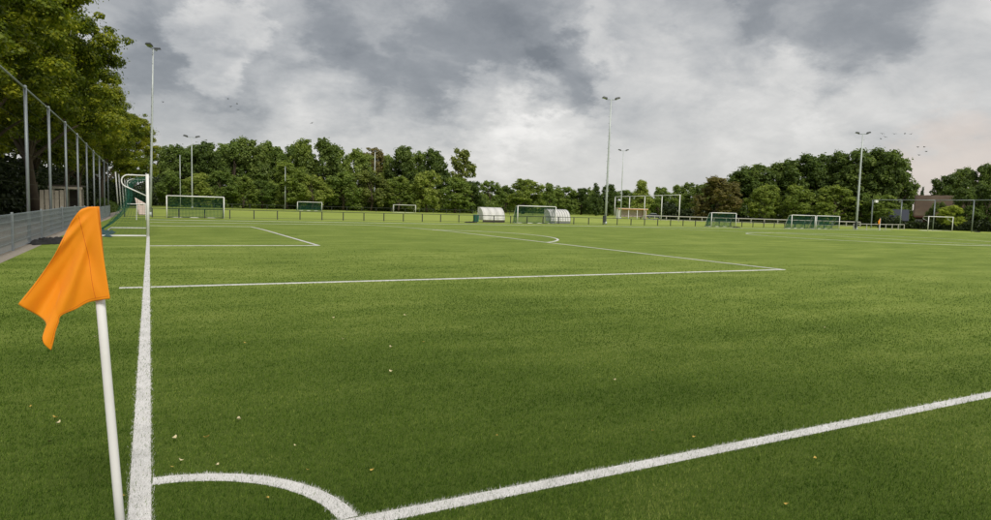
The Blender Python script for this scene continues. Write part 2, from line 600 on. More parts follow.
# ------------------------------------------------------------------ ground
def sheet(name, x0, x1, y0, y1, dz, mat, nx=1):
    ys = [y0] + [y for y in YS if y0 < y < y1] + [y1]
    b = MB()
    for i in range(len(ys) - 1):
        for j in range(nx):
            xa, xb = x0 + (x1 - x0) * j / nx, x0 + (x1 - x0) * (j + 1) / nx
            b.quad((xa, ys[i], gz(ys[i]) + dz), (xb, ys[i], gz(ys[i]) + dz), (xb, ys[i + 1], gz(ys[i + 1]) + dz), (xa, ys[i + 1], gz(ys[i + 1]) + dz))
    return b.build(name, mat)


tag(sheet('ground', -1500, 1500, -1500, 1500, 0.0, M['field'], 4), 'bright green grass fields reaching to the trees', 'ground', kind='structure')
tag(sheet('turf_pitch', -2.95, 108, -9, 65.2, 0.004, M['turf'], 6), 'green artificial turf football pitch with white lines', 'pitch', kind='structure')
tag(sheet('gravel_strip', -3.75, -2.951, -9, 100, 0.006, M['gravel'], 1), 'pale gravel strip along the foot of the wire fence', 'gravel strip', kind='structure')
tag(sheet('forest_floor', -40, -3.751, -20, 135, 0.005, M['soil'], 4), 'dark leaf-strewn soil under the roadside trees', 'soil', kind='structure')
tag(sheet('dirt_path', -6.4, -4.2, -20, 120, 0.010, M['path'], 1), 'bare dirt path behind the wire fence', 'path', kind='structure')

# ------------------------------------------------------------------ pitch markings
LW = 0.061
HW = 29.87 + 0.4                         # the goal stands half way along the goal line
PA, GA = HW - 20.3, HW - 9.16
LH = 0.014


def line_y(name, x, y0, y1, label, w=LW, h=LH):
    ys = [y0] + [y for y in YS if y0 < y < y1] + [y1]
    b = MB()
    for i in range(len(ys) - 1):
        a, c = ys[i], ys[i + 1]
        za, zc = gz(a) + h, gz(c) + h
        b.quad((x - w, a, za), (x + w, a, za), (x + w, c, zc), (x - w, c, zc))
        b.quad((x + w, a, za - h), (x + w, c, zc - h), (x + w, c, zc), (x + w, a, za))
        b.quad((x - w, c, zc - h), (x - w, a, za - h), (x - w, a, za), (x - w, c, zc))
    b.quad((x - w, y0, gz(y0)), (x + w, y0, gz(y0)), (x + w, y0, gz(y0) + h), (x - w, y0, gz(y0) + h))
    return tag(b.build(name, M['line']), label, 'pitch marking', kind='structure')


def line_x(name, y, x0, x1, label, w=LW, h=LH):
    b = MB()
    z = gz(y)
    b.box(((x0 + x1) / 2, y, z + h / 2), (x1 - x0, 2 * w, h))
    return tag(b.build(name, M['line']), label, 'pitch marking', kind='structure')


def line_arc(name, cx, cy, r, a0, a1, label, n=60, w=LW, h=LH):
    b = MB()
    for i in range(n):
        t0, t1 = a0 + (a1 - a0) * i / n, a0 + (a1 - a0) * (i + 1) / n
        P = []
        for t in (t0, t1):
            for rr in (r - w, r + w):
                x, y = cx + rr * math.cos(t), cy + rr * math.sin(t)
                P.append((x, y, float(gz(y)) + h))
        lo = [(p[0], p[1], p[2] - h) for p in P]
        b.quad(P[0], P[1], P[3], P[2])
        b.quad(lo[1], lo[3], P[3], P[1])
        b.quad(lo[2], lo[0], P[0], P[2])
    return tag(b.build(name, M['line']), label, 'pitch marking', kind='structure')


line_y('goal_line', 0, -LW, 59.8, 'long white goal line running from the orange flag to the near goal', w=LW - 0.009, h=0.006)
line_x('touch_line', 0, LW + 0.001, 104, 'white touch line crossing the bottom of the picture', w=LW - 0.009, h=0.006)
line_arc('corner_arc', 0, 0, 0.945, math.asin(LW / 0.945), math.pi / 2 - math.asin(LW / 0.945), 'white quarter circle at the corner of the pitch', 40, w=LW - 0.010, h=0.006)
line_x('penalty_area_line', PA, LW + 0.001, 16.5, 'long white side line of the penalty area', w=0.055)
line_x('marking_tick', PA, -0.42, -LW - 0.001, 'short white tick outside the goal line level with the penalty area', w=0.05)
line_y('penalty_area_line', 16.5 + LW + 0.001, PA - 0.055, PA + 40.6, 'white front line of the penalty area')
line_x('penalty_area_line', PA + 40.6, LW + 0.001, 16.5, 'faint far side line of the penalty area')
line_x('goal_area_line', GA, LW + 0.001, 5.45, 'white near side line of the goal area')
line_y('goal_area_line', 5.45 + LW + 0.001, GA - LW, GA + 18.32 + LW, 'short white front line of the goal area')
line_x('goal_area_line', GA + 18.32, LW + 0.001, 5.45, 'white far side line of the goal area')
ph = math.acos(5.66 / 9.15)
line_arc('penalty_arc', 11, HW, 9.15, -ph, ph, 'white arc curving out from the penalty area front', 50)
line_x('touch_line', 59.8 + LW, 0, 104, 'far white touch line in front of the dark rail fence', w=0.07, h=0.02)
line_arc('centre_circle', 50.2, HW - 1.5, 9.15, 0, 2 * math.pi, 'white centre circle far across the pitch', 90)
line_y('halfway_line', 50.2, 0.08, 59.7, 'white halfway line crossing the centre circle', h=0.015)


# ------------------------------------------------------------------ turf fibres near the camera
def turf_fibres():
    g = np.random.default_rng(3)
    n = 1250000
    r0, r1 = 1.7, 26.0
    d = r0 * (r1 / r0) ** g.random(n)                     # density falls with distance
    a = np.radians(-16 + 100 * g.random(n))
    x = 0.06 + d * np.sin(a)
    y = -3.13 + d * np.cos(a)
    keep = (x > -2.9) & (y > -3.0) & (g.random(n) < np.clip((26 - d) / 20, 0, 1) ** 1.3)
    x, y, d = x[keep], y[keep], d[keep]
    n = len(x)
    jx, jy = g.normal(0, 0.0075, n), g.normal(0, 0.0075, n)
    X, Y = x + jx, y + jy
    R = np.hypot(X, Y)
    white = ((np.abs(X) < LW) & (Y > -LW)) | ((np.abs(Y) < LW) & (X > -LW)) | ((np.abs(R - 0.945) < LW * 0.95) & (X > 0) & (Y > 0))
    white |= (np.abs(Y - PA) < 0.05) & (X > -0.4) & (X < 16.5)
    white |= (np.abs(Y - GA) < 0.05) & (X > 0) & (X < 5.5)
    white |= (np.abs(X - 16.56) < 0.06) & (Y > PA)
    white &= g.random(n) > 0.12
    w = np.maximum(0.0028, 0.00075 * d) * (0.7 + 0.6 * g.random(n))
    h = (0.010 + 0.015 * g.random(n)) * np.where(white, 0.95, 1.0)
    lean = np.abs(g.normal(0, 0.75, n)).clip(0, 1.35)
    th = g.random(n) * 2 * np.pi
    wind = 0.5
    tx = h * np.sin(lean) * np.cos(th) + wind * h * 0.3
    ty = h * np.sin(lean) * np.sin(th) * 1.0
    tz = h * np.cos(lean) + 0.002
    ph2 = g.random(n) * np.pi
    bx, by = np.cos(ph2) * w / 2, np.sin(ph2) * w / 2
    z = gz(y) + 0.003
    v = np.zeros((n, 3, 3), np.float32)
    v[:, 0] = np.stack([x - bx, y - by, z], 1)
    v[:, 1] = np.stack([x + bx, y + by, z], 1)
    v[:, 2] = np.stack([x + tx, y + ty, z + tz], 1)
    o = mesh_np('grass', v.reshape(-1, 3), None, M['blade'], attrs={'white': white.astype(np.float32), 'rnd': g.random(n)}, k=3)
    tag(o, 'short green and white artificial grass fibres on the pitch', 'grass', kind='stuff')


turf_fibres()

# ------------------------------------------------------------------ corner flag
def corner_flag():
    base = Vector((-0.052, 0.02, 0))
    root = tag(empty('corner_flag', base), 'orange corner flag on a white pole beside the goal line', 'corner flag')
    # leaning pole; local frame: a = to the right of the view, b = along the pole, c = towards the camera
    a = Vector((math.cos(rad(27.8)), -math.sin(rad(27.8)), 0))
    view = Vector((0.0635, -3.1278, 0)) - base
    c = view.normalized()
    a = Vector((-c.y, c.x, 0))
    lean = rad(FLAG_LEAN)
    b = (Vector((0, 0, 1)) * math.cos(lean) - a * math.sin(lean)).normalized()
    a2 = a * math.cos(lean) + Vector((0, 0, 1)) * math.sin(lean)
    top = FLAG_TOP
    p = MB()
    p.tube([b * -0.05, b * 0.4, b * 0.9, b * (top - 0.006), b * top], [0.0185, 0.0182, 0.0178, 0.0172, 0.010], 20)
    p.build('pole', M['pole'], root, smooth=True)
    col = MB()
    col.tube([b * 0.0, b * 0.012, b * 0.05, b * 0.056], [0.03, 0.03, 0.026, 0.021], 18)
    col.build('base_socket', M['grey'], root, smooth=True)
    # cloth: outline points in metres (right of the pole axis, down from the pole top)
    S = FLAG_SCALE

    def spline(pts, t):
        k = len(pts)
        P = [Vector(q) for q in pts]
        seg = [0.0]
        for i in range(1, k):
            seg.append(seg[-1] + (P[i] - P[i - 1]).length)
        s = t * seg[-1]
        i = 0
        while i < k - 2 and s > seg[i + 1]:
            i += 1
        u = (s - seg[i]) / max(seg[i + 1] - seg[i], 1e-9)
        p0, p1, p2, p3 = P[max(i - 1, 0)], P[i], P[i + 1], P[min(i + 2, k - 1)]
        return 0.5 * ((2 * p1) + (p2 - p0) * u + (2 * p0 - 5 * p1 + 4 * p2 - p3) * u * u + (3 * p1 - p0 - 3 * p2 + p3) * u ** 3)

    # photo outline, in pixels from the pole top, then scaled to metres
    hoist = [(5, 0), (7, 45), (10, 93)]
    head = [(5, 0), (-4, 0.5), (-11, 3.0), (-19, 12), (-24, 20), (-39, 46), (-57, 70), (-76, 92)]
    fly = [(-76, 92), (-64, 103), (-53, 113), (-55, 121), (-57, 127), (-56, 133), (-50.5, 141)]
    foot = [(10, 93), (-11, 96), (-23.5, 102), (-38, 107), (-41, 114), (-44.5, 122), (-47, 131), (-50.5, 141)]
    nu, nv = 44, 40
    vs = []
    for j in range(nv + 1):
        v = j / nv
        for i in range(nu + 1):
            u = i / nu
            h0, f1 = spline(hoist, v), spline(fly, v)
            t0, b1 = spline(head, u), spline(foot, u)
            c00, c10, c01, c11 = Vector(hoist[0]), Vector(head[-1]), Vector(hoist[-1]), Vector(foot[-1])
            q = (1 - u) * h0 + u * f1 + (1 - v) * t0 + v * b1 - ((1 - u) * (1 - v) * c00 + u * (1 - v) * c10 + (1 - u) * v * c01 + u * v * c11)
            # folds fan out from the top of the hoist
            ang = math.atan2(q.y + 4, -(q.x - 9))
            rr = math.hypot(q.x - 9, q.y + 4) / 100
            amp = min(1, u * 2.6) * (0.35 + 0.65 * rr)
            dep = amp * (3.6 * math.sin(ang * 17 + 0.6) + 1.5 * math.sin(ang * 31 + 1.9 + rr * 2) + 0.8 * math.sin(ang * 9 - rr * 5))
            dep += -3.0 * u * (1 - 0.4 * v) + (2.5 if u < 0.03 else 0) * 0
            dep += math.exp(-((u - 0.14) / 0.05) ** 2) * 1.6 * math.sin(v * 9)
            # the sleeve wraps round the pole
            dep += 2.4 * math.exp(-(u / 0.09) ** 2)
            w = a2 * (q.x * 0.00365) - b * (q.y * S) + c * (dep * 0.0042 + 0.040 * max(0.0, 1 - u * 1.6)) + b * (top + 0.004)
            vs.append(tuple(w))
    mb = MB()
    mb.v = vs
    for j in range(nv):
        for i in range(nu):
            k = j * (nu + 1) + i
            mb.f.append((k, k + nu + 1, k + nu + 2, k + 1))
    fl = mb.build('flag', FLAG_MAT, root, smooth=True)
    so = fl.modifiers.new('cloth', 'SOLIDIFY')
    so.thickness = 0.0012
    # stitched hem of the sleeve
    hem = MB()
    pts = []
    for j in range(2, nv - 1):
        pts.append(Vector(vs[j * (nu + 1) + 7]) + c * 0.0015)
    hem.tube(pts, 0.0012, 4)
    hem.build('seam', FLAG_SEAM, fl)
    for row in (nv - 2,):
        hm = MB()
        hm.tube([Vector(vs[row * (nu + 1) + i]) + c * 0.0012 for i in range(1, nu - 2)], 0.0009, 4)
        hm.build('hem_stitch', FLAG_SEAM, fl)
    hm = MB()
    hm.tube([Vector(vs[2 * (nu + 1) + i]) + c * 0.0012 for i in range(8, nu - 2)], 0.0009, 4)
    hm.build('hem_stitch', FLAG_SEAM, fl)
    # back half of the sleeve round the pole
    sl = MB()
    n0 = 14
    for j in range(nv + 1):
        p0 = b * (top + 0.004 - j / nv * 93 * S)
        for i in range(n0 + 1):
            t = math.pi * (0.0 + i / n0)
            sl.v.append(tuple(p0 + (a2 * (math.cos(t) * 0.0225 + 0.004) - c * math.sin(t) * 0.0215)))
    for j in range(nv):
        for i in range(n0):
            k = j * (n0 + 1) + i
            sl.f.append((k, k + 1, k + n0 + 2, k + n0 + 1))
    sl.build('sleeve', FLAG_MAT, root, smooth=True)


FLAG_LEAN, FLAG_TOP, FLAG_SCALE = 3.4, 1.56, 0.00405
mtf, Nf, of = new_mat('orange_flag_cloth')
tcf = Nf.new('ShaderNodeTexCoord')
wvn = Nf.noise(tcf.outputs['Object'], 9, 4, 0.6)
cf = Nf.mix(wvn.outputs[0], (0.98, 0.315, 0.002), (1.0, 0.37, 0.004))
bf = Nf.new('ShaderNodeBsdfPrincipled')
Nf.link(cf, bf.inputs['Base Color'])
bf.inputs['Roughness'].default_value = 0.55
bf.inputs['Sheen Weight'].default_value = 0.15
wn = Nf.noise(tcf.outputs['Object'], 60, 5, 0.7)
wb = Nf.new('ShaderNodeBump')
wb.inputs['Strength'].default_value = 0.10
wb.inputs['Distance'].default_value = 0.01
Nf.link(wn.outputs[0], wb.inputs['Height'])
Nf.link(wb.outputs[0], bf.inputs['Normal'])
tfr = Nf.new('ShaderNodeBsdfTranslucent')
Nf.link(cf, tfr.inputs[0])
mxf = Nf.new('ShaderNodeMixShader')
mxf.inputs[0].default_value = 0.2
Nf.link(bf.outputs[0], mxf.inputs[1])
Nf.link(tfr.outputs[0], mxf.inputs[2])
Nf.link(mxf.outputs[0], of.inputs[0])
FLAG_MAT = mtf
FLAG_SEAM = plain('orange_thread', (0.62, 0.13, 0.004), 0.7)
corner_flag()


# ------------------------------------------------------------------ nets and goals
def net_mesh(name, grid, mat, parent, r=0.006):
    """grid[j][i] = points; every row and column becomes a thin strand"""
    b = MB()
    for row in grid:
        b.tube(row, r, 3, cap=False)
    for i in range(len(grid[0])):
        b.tube([g[i] for g in grid], r, 3, cap=False)
    return b.build(name, mat, parent)


def full_goal(name, loc, rz, label, net=None):
    """7.32 m goal: local x = along the goal, +y = behind it"""
    root = tag(empty(name, loc, rz), label, 'goal', 'full-size goals')
    H = 2.44
    for s in (-1, 1):
        MB().tube([(s * 3.66, 0, 0), (s * 3.66, 0, H + 0.06)], 0.06, 12).build('post', M['white'], root, smooth=True)
    MB().tube([(-3.66, 0, H), (3.66, 0, H)], 0.058, 12).build('crossbar', M['white'], root, smooth=True)
    for s in (-1, 1):
        pts = [(s * 3.66, 0.05, H)]
        for k in range(0, 13):
            t = math.pi / 2 - math.pi * k / 12 * 0.86
            pts.append((s * 3.66, 0.66 + 0.24 * math.cos(t), H - 0.24 + 0.24 * math.sin(t)))
        pts.append((s * 3.66, 0.05, H - 0.80))
        MB().tube(pts, 0.024, 8).build('net_stanchion', M['white'], root, smooth=True)
        MB().tube([(s * 3.66, 0.06, 0.045), (s * 3.66, 1.62, 0.045)], 0.03, 8).build('ground_bar', M['white'], root, smooth=True)
    MB().tube([(-3.64, 1.62, 0.045), (3.64, 1.62, 0.045)], 0.03, 8).build('back_bar', M['white'], root, smooth=True)
    if net:
        grid = []
        prof = [(0.08, H - 0.05), (0.40, H - 0.10), (0.66, H - 0.22), (0.76, H - 0.55), (0.74, 1.55), (0.88, 1.15), (1.12, 0.75), (1.42, 0.42), (1.72, 0.20), (1.95, 0.05)]
        # resample the profile
        P = [Vector((0, *p)) for p in prof]
        L = [0]
        for i in range(1, len(P)):
            L.append(L[-1] + (P[i] - P[i - 1]).length)
        for k in range(25):
            s = L[-1] * k / 24
            i = 0
            while i < len(P) - 2 and s > L[i + 1]:
                i += 1
            q = P[i].lerp(P[i + 1], (s - L[i]) / (L[i + 1] - L[i]))
            row = []
            for j in range(49):
                x = -3.6 + 7.2 * j / 48
                sag = 0.07 * math.sin(j * 0.9 + k * 0.13) + 0.10 * math.sin(j * 0.23 + 1)
                row.append((x, q.y + sag * (k / 24) * (1 - k / 24) * 3, q.z + 0.02 * math.sin(j * 1.3)))
            grid.append(row)
        net_mesh('net', grid, M['net'], root, 0.0030)
        for s in (-1, 1):
            g2 = []
            for k in range(20):
                z = 0.08 + (H - 0.7) * k / 19
                d1 = 0.95 if z > 1.2 else 0.95 + 0.65 * (1 - z / 1.2) ** 1.6
                g2.append([(s * 3.64, 0.06 + (d1 - 0.06) * j / 9, z) for j in range(10)])
            net_mesh('side_net', g2, M['net'], root, 0.0026)
    return root


near_goal = full_goal('football_goal', (0, HW, 0), math.pi / 2, 'full-size white goal with green net standing on the goal line', net=True)
# heap of slack netting behind the near goal
def heap(name, c, sx, sy, sz, mat, seed, n=26, rough=0.5):
    g = np.random.default_rng(seed)
    ph = g.random((6, 3)) * 6.28
    b = MB()
    for j in range(n + 1):
        for i in range(n + 1):
            u, v = i / n * 2 - 1, j / n * 2 - 1
            r = math.hypot(u, v)
            edge = max(0.0, 1 - max(abs(u), abs(v)) ** 3)
            h = edge * (0.45 + rough * sum(math.sin(u * (3 + k * 2.3) + ph[k][0]) * math.sin(v * (2.5 + k * 2.7) + ph[k][1]) for k in range(5)) / 2.4)
            wob = 1 + 0.12 * math.sin(5 * math.atan2(v, u) + ph[0][2]) + 0.07 * math.sin(9 * math.atan2(v, u) + ph[1][2])
            b.v.append((c[0] + u * sx / 2 * wob, c[1] + v * sy / 2 * wob, c[2] + 0.015 + max(0, h) * sz))
    for j in range(n):
        for i in range(n):
            k = j * (n + 1) + i
            b.f.append((k, k + 1, k + n + 2, k + n + 1))
    return b.build(name, mat, smooth=True)


tag(heap('net_heap', (-1.75, 28.6, 0.004), 0.9, 4.2, 0.22, M['bluenet'], 4), 'blue-green netting heaped on the turf behind the near goal', 'netting')
tag(heap('black_sheet', (-3.0, 23.2, 0.004), 0.85, 3.0, 0.16, M['black'], 9), 'crumpled black plastic sheet lying on the gravel edge by the fence', 'plastic sheet')
tag(heap('yellow_scrap', (-2.62, 24.5, 0.004), 0.22, 0.5, 0.10, M['yellow'], 12, n=12), 'small yellow scrap at the end of the black sheet', 'scrap')


def youth_goal(loc, rz, label, w=5.0, h=2.0, depth=1.2, net=True, gap=0.12):
    root = tag(empty('youth_goal', loc, rz), label, 'goal', 'youth goals parked round the pitches')
    for s in (-1, 1):
        MB().tube([(s * w / 2, 0, 0), (s * w / 2, 0, h)], 0.055, 10).build('post', M['white'], root, smooth=True)
        MB().tube([(s * w / 2, 0.04, h - 0.03), (s * w / 2, 0.45, h - 0.05), (s * w / 2, depth * 0.78, h * 0.45), (s * w / 2, depth, 0.04)], 0.03, 8).build('net_support', M['white'], root, smooth=True)
        MB().tube([(s * w / 2, 0.05, 0.04), (s * w / 2, depth, 0.04)], 0.03, 8).build('ground_bar', M['white'], root, smooth=True)
    MB().tube([(-w / 2, 0, h), (w / 2, 0, h)], 0.055, 10).build('crossbar', M['white'], root, smooth=True)
    MB().tube([(-w / 2 + .03, depth, 0.04), (w / 2 - .03, depth, 0.04)], 0.035, 8).build('back_bar', M['white'], root, smooth=True)
    if net:
        P = [Vector((0, 0.06, h - 0.04)), Vector((0, 0.45, h - 0.09)), Vector((0, depth * 0.75, h * 0.45)), Vector((0, depth - 0.03, 0.06))]
        grid = []
        nx = int(w / gap)
        for k in range(22):
            t = k / 21 * 3
            i = min(2, int(t))
            q = P[i].lerp(P[i + 1], t - i)
            grid.append([(-w / 2 + 0.05 + (w - 0.1) * j / nx, q.y + 0.05 * math.sin(j * 0.5 + k * .2) * (k > 2), q.z) for j in range(nx + 1)])
        net_mesh('net', grid, M['net'], root, 0.018)
        for s in (-1, 1):
            g2 = []
            for k in range(12):
                z = 0.06 + (h - 0.15) * k / 11
                d1 = depth * 0.95 if z < 0.1 else np.interp(z, [0.04, h * .45, h - .05, h], [depth, depth * .78, 0.45, .1])
                g2.append([(s * w / 2, 0.05 + (d1 - 0.06) * j / 7, z) for j in range(8)])
            net_mesh('side_net', g2, M['net'], root, 0.015)
    return root


ZF = -0.35
youth_goal((4.0, 66.2, ZF), 0, 'white youth goal with dark green net at the rail fence, beside the near goal', h=2.1)
youth_goal((42.4, 66.4, ZF), 0, 'white youth goal standing between the two arched dugouts', w=5.5, h=2.15)
youth_goal((72.1, 64.3, ZF), 0, 'lone white youth goal with green net before the brownish tree', w=4.8, h=2.0)
youth_goal((86.0, 62.0, ZF), 0, 'first of two adjoining youth goals with green nets near the far mast', w=5.2, h=2.0)
youth_goal((91.6, 62.0, ZF), 0, 'second of two adjoining youth goals, the one next to the far mast', w=5.4, h=2.0)
youth_goal((29.1, 133.8, ZF), 0, 'distant goal with green net at the edge of the wood by the tall plain pole', w=4.9, h=1.8)
g = youth_goal((51.5, 139.2, ZF), 0, 'distant white goal frame without net before the round trees', w=5.3, h=1.75, net=False)
full_goal('football_goal', (119.7, 60.9, ZF), 0, 'distant full-size white goal without net in front of the thatched house')


# ------------------------------------------------------------------ floodlight masts
def mast(loc, h, label, lamps=2, rung=True, box=False, lean=(0, 0), rz=0.0, head=1.0, r0=0.13):
    root = tag(empty('floodlight_mast', loc, 0), label, 'floodlight mast', 'masts around the pitches')
    T = Vector((lean[0], lean[1], h))
    MB().tube([(0, 0, 0), tuple(T * 0.35), tuple(T * 0.7), tuple(T)], [r0, r0 * 0.85, r0 * 0.68, r0 * 0.5], 14).build('pole', M['mast'], root, smooth=True)
    MB().tube([(0, 0, 0), (0, 0, 0.35), (0, 0, 0.40)], [r0 * 1.35, r0 * 1.35, r0 * 0.9], 14).build('collar', M['mast'], root, smooth=True)
    if rung:
        k = 0
        z = 3.0
        first = None
        while z < h - 0.5:
            if first is None:
                first = MB().tube([(0, 0, 0), (0.30, 0, 0)], 0.017, 5).build('rung', M['galv'], root)
                o = first
            else:
                o = first.copy()
                COL.objects.link(o)
            o.location = T * (z / h)
            o.rotation_euler = (0, 0, rz + (math.pi if k % 2 else 0))
            z += 0.42
            k += 1
    if box:
        MB().box((-0.28, -0.1, 0.75), (0.32, 0.3, 0.9)).build('switch_box', M['darkmetal'], root, bevel=0.02)
    if lamps:
        c, s = math.cos(rz), math.sin(rz)
        bar = MB().tube([(T.x - 0.75 * c * head, T.y - 0.75 * s * head, T.z), (T.x + 0.75 * c * head, T.y + 0.75 * s * head, T.z)], 0.045, 8).build('crossarm', M['galv'], root)
        for i in range(lamps):
            off = ((i / (lamps - 1)) - 0.5) * 1.7 * head if lamps > 1 else 0
            cx, cy, cz = T.x + off * c, T.y + off * s, T.z + 0.22
            L, W, D = 0.72 * head, 0.55 * head, 0.20 * head
            sgn = 1 if off >= 0 else -1
            tilt = 0.22 * sgn
            hb = MB()
            pts = []
            for (u, v, w) in [(-1, -1, -1), (1, -1, -1), (1, 1, -1), (-1, 1, -1), (-.7, -.8, 1), (.7, -.8, 1), (.7, .8, 1), (-.7, .8, 1)]:
                x, y, z = u * L / 2, v * W / 2, w * D / 2
                xr, zr = x * math.cos(tilt) - z * math.sin(tilt), x * math.sin(tilt) + z * math.cos(tilt)
                pts.append((cx + xr * c - y * s, cy + xr * s + y * c, cz + zr))
            hb.v = pts
            hb.f = [(0, 3, 2, 1), (4, 5, 6, 7), (0, 1, 5, 4), (1, 2, 6, 5), (2, 3, 7, 6), (3, 0, 4, 7)]
            lamp = hb.build('floodlight', M['darkmetal'], root, bevel=0.02)
            gl = MB()
            gl.v = [tuple(Vector(p).lerp(Vector((cx, cy, cz)), 0.12) - Vector((0, 0, 0.03))) for p in pts[:4]]
            gl.f = [(0, 3, 2, 1)]
            gl.build('lens', M['lampglass'], lamp)
            MB().tube([(cx, cy, T.z), (cx, cy, cz)], 0.03, 6).build('bracket', M['galv'], lamp)
    return root


mast((0.12, 72, ZF), 16.6, 'tall mast with climbing rungs rising directly above the near goal', 2, lean=(0.45, 0), rz=1.15, head=1.0)
mast((54.5, 68.5, ZF), 16.6, 'tall grey mast with two floodlights, next to the second dugout', 2, box=True, rz=-0.4, r0=0.16, lean=(0.1, 0))
mast((95.2, 116.5, ZF), 15.4, 'slim grey mast rising beside the pale shelter', 2, rung=False, rz=-0.5)
mast((97.9, 61.6, ZF), 14.8, 'pale mast standing by the far corner before the big dark trees', 2, box=True, rz=-0.8, r0=0.17, head=0.9)
mast((7.1, 131.8, ZF), 13.1, 'pale mast with two tilted floodlights above the parked youth goal', 2, rung=False, rz=0.1, head=1.2)
mast((51.6, 204.5 - 42, ZF), 15.2, 'pale mast with a small flat head before the wood', 1, rung=False, r0=0.17, head=1.0)


def plain_pole(loc, h, label, r=0.09):
    root = tag(empty('light_pole', loc), label, 'pole')
    MB().tube([(0, 0, 0), (0, 0, h * 0.5), (0, 0, h)], [r, r * 0.8, r * 0.6], 10).build('pole', M['mast'], root, smooth=True)
    MB().lathe([(r * 0.9, 0), (r * 0.9, 0.06), (r * 0.3, 0.12)], (0, 0, h), 10).build('cap', M['mast'], root)
    return root


plain_pole((5.6, 144.5, ZF), 10.4, 'thin plain pole without lamp next to the tilted floodlight mast')
plain_pole((26.8, 148.5, ZF), 9.4, 'thin plain pole without lamp in front of the tall pale tree')


# ------------------------------------------------------------------ fences
def wire_fence():
    root = tag(empty('wire_fence', (-3.3, 0, 0)), 'low grey wire-mesh fence along the gravel strip', 'fence')
    ys = [2.5, 8, 13.55, 19.14, 24.7, 30.9, 36.5, 42.1, 47.7, 53.3, 58.9, 64.5, 70.1]
    post = None
    for i, y in enumerate(ys):
        z = float(gz(y))
        if post is None:
            post = MB().box((0, 0, 0.535), (0.06, 0.06, 1.07)).build('post', M['galv'], root, bevel=0.006)
            p = post
        else:
            p = post.copy()
            COL.objects.link(p)
        p.location = (0, y, z)
    for i in range(len(ys) - 1):
        y0, y1 = ys[i] + 0.04, ys[i + 1] - 0.04
        z0, z1 = float(gz(y0)), float(gz(y1))
        b = MB()
        n = int((y1 - y0) / 0.05)
        for k in range(n + 1):
            y = y0 + (y1 - y0) * k / n
            z = z0 + (z1 - z0) * k / n
            b.tube([(0, y, z + 0.04), (0, y, z + 1.03)], 0.0028, 3, cap=False)
        for k in range(6):
            h = 0.06 + k * 0.19
            for dx in (-0.008, 0.008):
                b.tube([(dx, y0, z0 + h), (dx, y1, z1 + h)], 0.0045, 4, cap=False)
        b.build('mesh_panel', M['wire'], root)


wire_fence()


def tall_fence(name, x, ys, h, label, mat, r=0.05, cat='ball fence', rail=True, lean=0.0):
    root = tag(empty(name, (x, 0, 0)), label, cat)
    for y in ys:
        z = float(gz(y))
        MB().tube([(0, y, z), (lean, y, z + h)], r, 10).build('post', mat, root, smooth=True)
        MB().lathe([(r * 1.15, 0), (r * 1.15, 0.04), (r * 0.4, 0.07)], (lean, y, z + h), 8).build('cap', mat, root)
    if rail:
        for i in range(len(ys) - 1):
            a, b = ys[i], ys[i + 1]
            MB().tube([(lean, a, gz(a) + h - 0.03), (lean, b, gz(b) + h - 0.03)], r * 0.62, 8).build('top_rail', mat, root, smooth=True)
    return root


tf = tall_fence('ball_fence', -3.5, [5.5, 11.5, 17.5, 23.46, 29.1, 35.05, 41.0, 47.1, 53.1, 59.3, 65.6, 71.6], 5.06, 'tall ball fence of grey steel posts with a top rail in front of the trees', M['galv'], 0.050)
# fine ball net hung from the top rail
b = MB()
for k in range(1, 10):
    zz = 5.0 * k / 10
    b.tube([(-0.02, 5.5, zz), (-0.02, 71.6, zz - 0.3)], 0.0035, 3, cap=False)
b.build('tension_wires', M['darkmetal'], tf)
tall_fence('ball_fence', -3.55, [96, 106, 118, 131], 5.0, 'row of white posts of a ball fence beyond the near goal', M['white'], 0.075, rail=False, lean=-0.25)


def frame_fence(name, pts, h, label, mat, r):
    """posts along a line with a top rail"""
    root = tag(empty(name, (0, 0, 0)), label, 'ball fence')
    for (x, y) in pts:
        MB().tube([(x, y, gz(y)), (x, y, gz(y) + h)], r, 10).build('post', mat, root, smooth=True)
    for i in range(len(pts) - 1):
        (x0, y0), (x1, y1) = pts[i], pts[i + 1]
        MB().tube([(x0, y0, gz(y0) + h - 0.02), (x1, y1, gz(y1) + h - 0.02)], r * 0.8, 8).build('top_rail', mat, root, smooth=True)
    return root


pA, pB = Vector((104, 130)), Vector((92.6, 95))
frame_fence('ball_fence', [tuple(pA.lerp(pB, t)) for t in (0, 0.27, 0.52, 0.77, 1.0)], 5.35, 'white frame of a ball fence with five posts round the pale shelter', M['white'], 0.085)
frame_fence('ball_fence', [(122, 74.6), (122, 69.1), (122, 63.35), (122, 57.16), (122, 51.5)], 5.35, 'grey ball fence with a thin top rail before the thatched house', M['galv'], 0.085)


def rail_fence(name, pts, h, label, mat, pr=0.05, rr=0.035, low=True, sp=2.3):
    root = tag(empty(name, (0, 0, 0)), label, 'fence')
    post = None
    segs = []
    for i in range(len(pts) - 1):
        a, b = Vector(pts[i]), Vector(pts[i + 1])
        n = max(1, round((b - a).length / sp))
        for k in range(n + (i == len(pts) - 2)):
            q = a.lerp(b, k / n)
            if post is None:
                post = MB().box((0, 0, h / 2), (pr * 2, pr * 2, h)).build('post', mat, root)
                p = post
            else:
                p = post.copy()
                COL.objects.link(p)
            p.location = (q.x, q.y, float(gz(q.y)))
        MB().tube([(a.x, a.y, gz(a.y) + h), (b.x, b.y, gz(b.y) + h)], rr, 6).build('top_rail', mat, root)
        if low:
            MB().tube([(a.x, a.y, gz(a.y) + h * 0.12), (b.x, b.y, gz(b.y) + h * 0.12)], rr * 0.5, 5).build('lower_rail', mat, root)
    return root


